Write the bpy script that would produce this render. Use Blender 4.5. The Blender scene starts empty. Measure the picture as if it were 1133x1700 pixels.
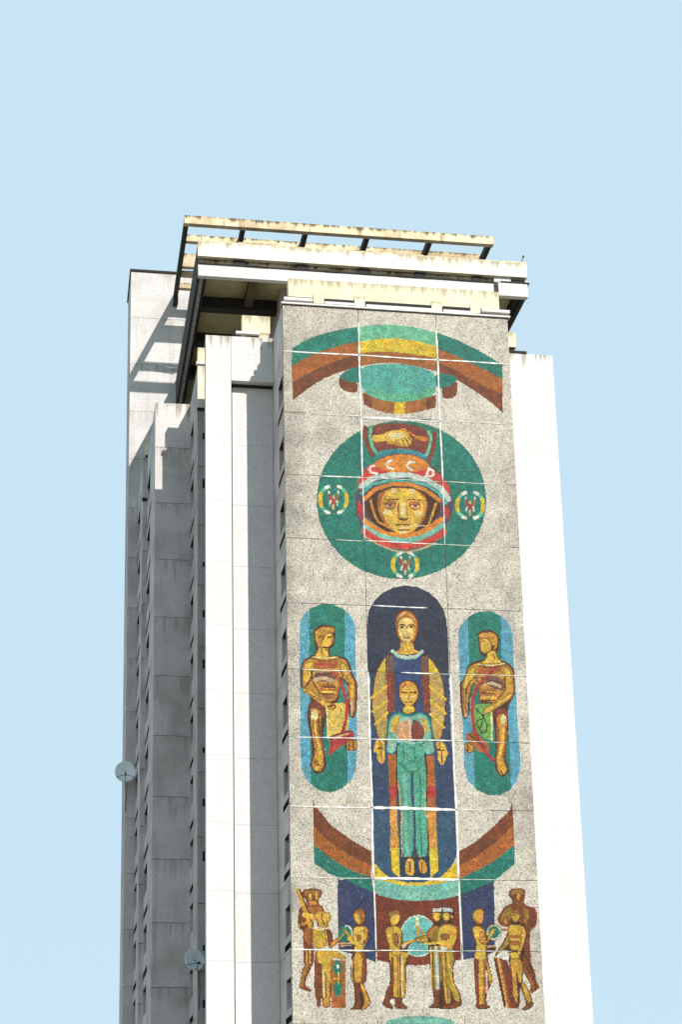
import bpy, math, random
import numpy as np
from mathutils import Matrix, Vector
random.seed(7)
RNG = np.random.default_rng(11)
scene = bpy.context.scene
# ------------------------------------------------------------------ camera
# World: X runs along the mosaic facade (0 at its left edge), Y goes into the building, Z is up, metres.
cam_data = bpy.data.cameras.new("camera")
cam = bpy.data.objects.new("camera", cam_data)
scene.collection.objects.link(cam)
cam_data.sensor_fit = 'VERTICAL'
cam_data.sensor_height = 36.0
cam_data.sensor_width = 24.0
cam_data.lens = 60.79164
cam_data.shift_x = 0.037505
cam_data.shift_y = 0.236821
cam_data.clip_start = 0.5
cam_data.clip_end = 20000.0
cam.matrix_world = Matrix(((0.98908403, -0.02436195, -0.14532474, -9.93553765),
    (-0.14647319, -0.27013788, -0.95161501, -68.92880047),
    (-0.01607452, 0.96251339, -0.27075743, 1.70000000),
    (0.00000000, 0.00000000, 0.00000000, 1.00000000)))
scene.camera = cam
# ------------------------------------------------------------------ sky, sun, exposure
SUN_EL = math.radians(34.6)
SUN_SIDE = math.radians(19.0)          # sun stands this far to the right of the facade normal
to_sun = Vector((math.cos(SUN_EL) * math.sin(SUN_SIDE), -math.cos(SUN_EL) * math.cos(SUN_SIDE), math.sin(SUN_EL)))
world = bpy.data.worlds.new("World")
scene.world = world
world.use_nodes = True
wn, wl = world.node_tree.nodes, world.node_tree.links
wn.clear()
sky = wn.new('ShaderNodeTexSky')
sky.sky_type = 'NISHITA'
sky.sun_disc = False
sky.sun_elevation = SUN_EL
sky.sun_rotation = math.atan2(to_sun.x, to_sun.y)
sky.altitude = 0.0
sky.air_density = 1.0
sky.dust_density = 1.0
sky.ozone_density = 1.0
bg = wn.new('ShaderNodeBackground')
bg.inputs['Strength'].default_value = 0.10
out = wn.new('ShaderNodeOutputWorld')
haze = wn.new('ShaderNodeMix')            # thin even high haze: the whole dome drawn towards one pale blue
haze.data_type = 'RGBA'
haze.inputs[0].default_value = 0.98
wl.new(sky.outputs['Color'], haze.inputs[6])
haze.inputs[7].default_value = (2.95, 3.96, 4.60, 1.0)
wl.new(haze.outputs[2], bg.inputs['Color'])
wl.new(bg.outputs['Background'], out.inputs['Surface'])
sun_data = bpy.data.lights.new("sun", 'SUN')
sun_data.energy = 2.95
sun_data.angle = math.radians(0.53)
sun_data.color = (1.0, 0.965, 0.91)
sun = bpy.data.objects.new("sun", sun_data)
scene.collection.objects.link(sun)
sun.rotation_euler = to_sun.to_track_quat('Z', 'Y').to_euler()
scene.view_settings.view_transform = 'Standard'
scene.view_settings.look = 'None'
scene.view_settings.gamma = 1.0
scene.view_settings.use_curve_mapping = False
scene.view_settings.exposure = 1.0
scene.cycles.max_bounces = 6
scene.cycles.diffuse_bounces = 4
scene.cycles.use_denoising = True

# ------------------------------------------------------------------ helpers
COL = scene.collection
def lin(c):
    c = c / 255.0
    return c / 12.92 if c <= 0.04045 else ((c + 0.055) / 1.055) ** 2.4

class MB:
    """collects boxes, tubes and loose polygons into one mesh"""
    def __init__(self): self.v = []; self.f = []
    def box(self, x0, x1, y0, y1, z0, z1):
        b = len(self.v)
        self.v += [(x0,y0,z0),(x1,y0,z0),(x1,y1,z0),(x0,y1,z0),(x0,y0,z1),(x1,y0,z1),(x1,y1,z1),(x0,y1,z1)]
        self.f += [tuple(b+i for i in q) for q in ((0,3,2,1),(4,5,6,7),(0,1,5,4),(1,2,6,5),(2,3,7,6),(3,0,4,7))]
        return self
    def grid(self, axis, a, u_cuts, z_cuts, t, holes):
        """a slab of thickness t in the plane axis=a, cut by u/z lines, with rectangular holes left open"""
        nu, nz = len(u_cuts)-1, len(z_cuts)-1
        def solid(i, k):
            if not (0 <= i < nu and 0 <= k < nz): return False
            uc, zc = (u_cuts[i]+u_cuts[i+1])/2, (z_cuts[k]+z_cuts[k+1])/2
            return not any(h[0] < uc < h[1] and h[2] < zc < h[3] for h in holes)
        def P(d, u, z): return (a+d, u, z) if axis == 'x' else (u, a+d, z)
        def quad(p):
            b = len(self.v); self.v.extend(p); self.f.append((b,b+1,b+2,b+3))
        for i in range(nu):
            for k in range(nz):
                if not solid(i, k): continue
                u0,u1,z0,z1 = u_cuts[i],u_cuts[i+1],z_cuts[k],z_cuts[k+1]
                quad([P(0,u0,z0),P(0,u0,z1),P(0,u1,z1),P(0,u1,z0)])
                quad([P(t,u0,z0),P(t,u1,z0),P(t,u1,z1),P(t,u0,z1)])
                if not solid(i-1,k): quad([P(0,u0,z0),P(t,u0,z0),P(t,u0,z1),P(0,u0,z1)])
                if not solid(i+1,k): quad([P(0,u1,z0),P(0,u1,z1),P(t,u1,z1),P(t,u1,z0)])
                if not solid(i,k-1): quad([P(0,u0,z0),P(0,u1,z0),P(t,u1,z0),P(t,u0,z0)])
                if not solid(i,k+1): quad([P(0,u0,z1),P(t,u0,z1),P(t,u1,z1),P(0,u1,z1)])
        return self
    def tube(self, p, q, r, n=8, r2=None):
        p, q = Vector(p), Vector(q); d = (q-p).normalized()
        s = d.cross(Vector((0,0,1)));  s = s if s.length > 1e-3 else d.cross(Vector((1,0,0)))
        s.normalize(); t = d.cross(s); b = len(self.v); r2 = r if r2 is None else r2
        for c, rr in ((p, r), (q, r2)):
            for k in range(n):
                a = 2*math.pi*k/n
                self.v.append(tuple(c + (s*math.cos(a)+t*math.sin(a))*rr))
        for k in range(n):
            m = (k+1) % n
            self.f.append((b+k, b+m, b+n+m, b+n+k))
        self.f.append(tuple(b+k for k in range(n))[::-1]); self.f.append(tuple(b+n+k for k in range(n)))
        return self
    def obj(self, name, mat, parent=None, smooth=False):
        me = bpy.data.meshes.new(name)
        me.from_pydata(self.v, [], self.f); me.update()
        me.materials.append(mat)
        if smooth: me.polygons.foreach_set('use_smooth', [True]*len(me.polygons))
        o = bpy.data.objects.new(name, me); COL.objects.link(o)
        if parent is not None: o.parent = parent
        return o
def tag(o, label, cat, group=None):
    o['label'] = label; o['category'] = cat
    if group: o['group'] = group
    return o

# ------------------------------------------------------------------ materials
def node_mat(name, rough=0.8, spec=0.3):
    m = bpy.data.materials.new(name); m.use_nodes = True
    nt = m.node_tree; b = nt.nodes['Principled BSDF']
    b.inputs['Roughness'].default_value = rough
    b.inputs['Specular IOR Level'].default_value = spec
    return m, nt, b
def mixc(nt, fac, a, b_, mode='MIX'):
    n = nt.nodes.new('ShaderNodeMix'); n.data_type = 'RGBA'; n.blend_type = mode
    for sock, val in ((n.inputs[0], fac), (n.inputs[6], a), (n.inputs[7], b_)):
        if isinstance(val, bpy.types.NodeSocket): nt.links.new(val, sock)
        elif isinstance(val, (int, float)): sock.default_value = val
        else: sock.default_value = (*val, 1.0)
    return n.outputs[2]
def noise(nt, scale, detail=4, stretch=(1,1,1), rough=0.55, offset=(0,0,0), vec='Object'):
    tc = nt.nodes.new('ShaderNodeNewGeometry'); mp = nt.nodes.new('ShaderNodeMapping')
    mp.inputs['Scale'].default_value = stretch; mp.inputs['Location'].default_value = offset
    nt.links.new(tc.outputs['Position'], mp.inputs['Vector'])
    n = nt.nodes.new('ShaderNodeTexNoise')
    n.inputs['Scale'].default_value = scale; n.inputs['Detail'].default_value = detail; n.inputs['Roughness'].default_value = rough
    nt.links.new(mp.outputs['Vector'], n.inputs['Vector'])
    return n.outputs['Fac']
def ramp(nt, fac, p0, p1, c0=0.0, c1=1.0):
    r = nt.nodes.new('ShaderNodeMapRange'); r.interpolation_type = 'SMOOTHSTEP'
    r.inputs['From Min'].default_value = p0; r.inputs['From Max'].default_value = p1
    r.inputs['To Min'].default_value = c0; r.inputs['To Max'].default_value = c1
    nt.links.new(fac, r.inputs['Value']); return r.outputs['Result']
def mul(nt, a, b_):
    n = nt.nodes.new('ShaderNodeMath'); n.operation = 'MULTIPLY'
    for s, v in ((n.inputs[0], a), (n.inputs[1], b_)):
        if isinstance(v, (int, float)): s.default_value = v
        else: nt.links.new(v, s)
    return n.outputs[0]
def concrete(name, base, dirt, stain, drip=0.0, streak=0.5, patch=0.4, rough=0.85, per_piece=0.06, seed=0.0, reach=0.62):
    """weathered concrete: cloudy patches, vertical rain streaks, drips from the upper rim of each piece"""
    m, nt, b = node_mat(name, rough, 0.25)
    c = mixc(nt, ramp(nt, noise(nt, 0.55, 6, offset=(seed, 0, 0)), 0.35, 0.75, 0, patch), base, dirt)
    st = ramp(nt, noise(nt, 2.3, 5, (1, 1, 0.06), offset=(seed, 3, 1)), 0.52, 0.78, 0, streak)
    c = mixc(nt, st, c, dirt)
    fine = ramp(nt, noise(nt, 9.0, 5, offset=(seed, 9, 4)), 0.3, 0.7, 0.90, 1.06)
    oi = nt.nodes.new('ShaderNodeObjectInfo')
    pp = ramp(nt, oi.outputs['Random'], 0, 1, 1 - per_piece, 1 + per_piece)
    comb = nt.nodes.new('ShaderNodeCombineColor'); f2 = mul(nt, fine, pp)
    for i in range(3): nt.links.new(f2, comb.inputs[i])
    c = mixc(nt, 1.0, c, comb.outputs[0], 'MULTIPLY')
    if drip > 0:
        tc = nt.nodes.new('ShaderNodeTexCoord'); sp = nt.nodes.new('ShaderNodeSeparateXYZ')
        nt.links.new(tc.outputs['Generated'], sp.inputs[0])
        nz = noise(nt, 3.2, 4, (1, 1, 0.05), 0.7, (seed, 5, 0))
        add = nt.nodes.new('ShaderNodeMath'); add.operation = 'ADD'
        nt.links.new(sp.outputs['Z'], add.inputs[0]); nt.links.new(ramp(nt, nz, 0.25, 0.75, -0.45, 0.45), add.inputs[1])
        d = ramp(nt, add.outputs[0], reach, 1.12, 0, drip)
        c = mixc(nt, d, c, stain)
    nt.links.new(c, b.inputs['Base Color'])
    bp = nt.nodes.new('ShaderNodeBump'); bp.inputs['Strength'].default_value = 0.25; bp.inputs['Distance'].default_value = 0.02
    nt.links.new(noise(nt, 14, 5, offset=(seed, 0, 2)), bp.inputs['Height']); nt.links.new(bp.outputs['Normal'], b.inputs['Normal'])
    return m
def plain(name, col, rough=0.7, spec=0.3, metal=0.0, var=0.25, scale=3.0):
    m, nt, b = node_mat(name, rough, spec); b.inputs['Metallic'].default_value = metal
    f = ramp(nt, noise(nt, scale, 5), 0.3, 0.72, 0, 1)
    nt.links.new(mixc(nt, f, tuple(x*(1-var) for x in col), tuple(min(1, x*(1+var)) for x in col)), b.inputs['Base Color'])
    return m
M_WALL = concrete('wall_concrete', (0.555,0.515,0.505), (0.26,0.24,0.23), (0.20,0.18,0.16), 0.4, 0.6, 0.62, reach=0.88)
M_WALLTOP = concrete('wall_concrete_stained_rim', (0.55,0.52,0.50), (0.41,0.385,0.36), (0.19,0.165,0.12), 0.7, 0.35, 0.4, seed=4, reach=0.82)
M_WHITE = concrete('white_painted_concrete', (0.585,0.565,0.55), (0.47,0.455,0.44), (0.3,0.27,0.2), 0.0, 0.25, 0.35, per_piece=.025, seed=11)
M_WHITETOP = concrete('white_painted_concrete_stained_rim', (0.585,0.57,0.55), (0.46,0.445,0.42), (0.24,0.20,0.12), 0.75, 0.28, 0.3, seed=13, reach=0.93)
M_FASCIA = concrete('fascia_concrete', (0.70,0.665,0.56), (0.50,0.45,0.33), (0.26,0.20,0.10), 0.75, 0.4, 0.4, seed=21)
M_BEIGE = concrete('beige_stained_concrete', (0.66,0.56,0.38), (0.26,0.165,0.07), (0.09,0.055,0.025), 0.95, 0.85, 0.75, seed=31)
M_CREAM = concrete('cream_concrete', (0.66,0.62,0.46), (0.48,0.41,0.24), (0.26,0.19,0.09), 0.65, 0.45, 0.5, seed=41)
M_GRIMY_SHADE = concrete('grimy_shade_concrete', (0.47,0.44,0.43), (0.24,0.225,0.215), (0.15,0.14,0.12), 0.3, 0.7, 0.6, seed=81, reach=0.85)  # dirt, plus the second step's shade worked into a darker base
M_CORE = concrete('core_concrete', (0.56,0.535,0.515), (0.34,0.32,0.305), (0.24,0.22,0.18), 0.3, 0.5, 0.5, per_piece=.03, seed=71, reach=0.9)
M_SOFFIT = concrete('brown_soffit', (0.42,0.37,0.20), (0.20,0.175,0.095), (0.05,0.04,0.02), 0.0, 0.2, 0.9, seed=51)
M_RUST = concrete('peeling_beam', (0.12,0.09,0.045), (0.018,0.015,0.010), (0.02,0.02,0.02), 0.0, 0.9, 1.0, seed=61)
M_DARK = plain('dark_bitumen_and_shade', (0.022,0.021,0.019), 0.85)  # real bitumen, and shade painted on strips, window heads and soffit beams
M_EDGE = plain('dark_weathered_shade_edge', (0.045,0.044,0.038), 0.85)  # darkened so canopy sides and rafter undersides carry shade in their colour
M_LIP = plain('grey_lip', (0.26,0.27,0.29), 0.7)
M_ROOF = plain('pale_roof_gravel', (0.34,0.32,0.28), 0.95)
M_FELT = plain('roofing_felt', (0.05,0.05,0.05), 0.95)
M_GLASS = plain('painted_dark_opening', (0.008,0.008,0.008), 0.95, 0.02, var=0.3)  # near-black: the dark inside of openings put into colour
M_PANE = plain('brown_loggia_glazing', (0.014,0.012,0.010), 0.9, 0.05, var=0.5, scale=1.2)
M_REVEAL = plain('shadowed_reveal_concrete', (0.05,0.048,0.045), 0.95, 0.05)  # shade inside recesses and joints put into the concrete colour
M_SEAL = plain('white_joint_sealant', (0.55,0.54,0.50), 0.8, var=0.22, scale=4)
M_GROUT = plain('panel_grout', (0.16,0.145,0.12), 0.95, scale=20)
M_DISH = plain('dish_grey_paint', (0.70,0.75,0.76), 0.5, var=0.1)
M_METAL = plain('dark_metal', (0.03,0.03,0.03), 0.5, metal=0.3)
M_GROUND = plain('asphalt_and_lawn', (0.22,0.195,0.15), 0.95, var=0.3, scale=0.05)
def tessera_material():
    m, nt, b = node_mat('tesserae', 0.6, 0.15)
    a = nt.nodes.new('ShaderNodeAttribute'); a.attribute_name = 'tile_colour'
    nt.links.new(a.outputs['Color'], b.inputs['Base Color'])
    return m
M_TESS = tessera_material()

# ------------------------------------------------------------------ ground
g = MB(); R = 6000.0
g.v += [(-R,-R,0),(R,-R,0),(R,R,0),(-R,R,0)]; g.f.append((0,1,2,3))
go = g.obj('ground', M_GROUND); go['kind'] = 'structure'

# ------------------------------------------------------------------ the tower
W = 10.486; ZR = 42.40
COLS = [0.0, 3.48, 7.09, W]
ROWS = [ZR] + [40.07 - 3*k for k in range(14)]
tower = bpy.data.objects.new('tower_block', None); COL.objects.link(tower)
tag(tower, 'tall concrete tower with a colourful mosaic facade, stepped wings and an open roof frame', 'building')

# --- mosaic art: filled shapes on the wall, in centimetres (x from the left edge, height)
PAL = {k: tuple(int(h[i:i+2], 16) for i in (0,2,4)) for k, h in (t.split('=') for t in """tl=2A8672 td=267D6B tm=58AF9F tm2=7DBDA8 tm3=58A88C tm4=6FBDB8 tb=3A8C92 lg=72BE96 lg2=5FB088 lb=5FA6BC
ye=E2BE32 ye2=E0BF58 ye3=D2A63C ob=B0652C ob2=A8672E br=7E4526 rb=85402F rb2=7A3A26 bd=4E2D19 bm=7A5446 bk=2A241C
nb=333A4A nv=3A4A66 nt=3A5870 nt2=2E3B50 nv2=3A4263 na=36486E
sy=E4B846 sy2=CFA23A sp=F0DC98 sp2=E8C978 oc=CB9336 oc2=9C7430 ol=A8923A or=E08A2C or2=DC9A45 re=D2483A re2=B53A34
ta=D3B182 ta2=C2A058 ta3=D09F70 pb=C8D4C6 pk=E0B8A6 pu=5A4A55 wh=F2EFE2 gr=78AE52""".split())}
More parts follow.
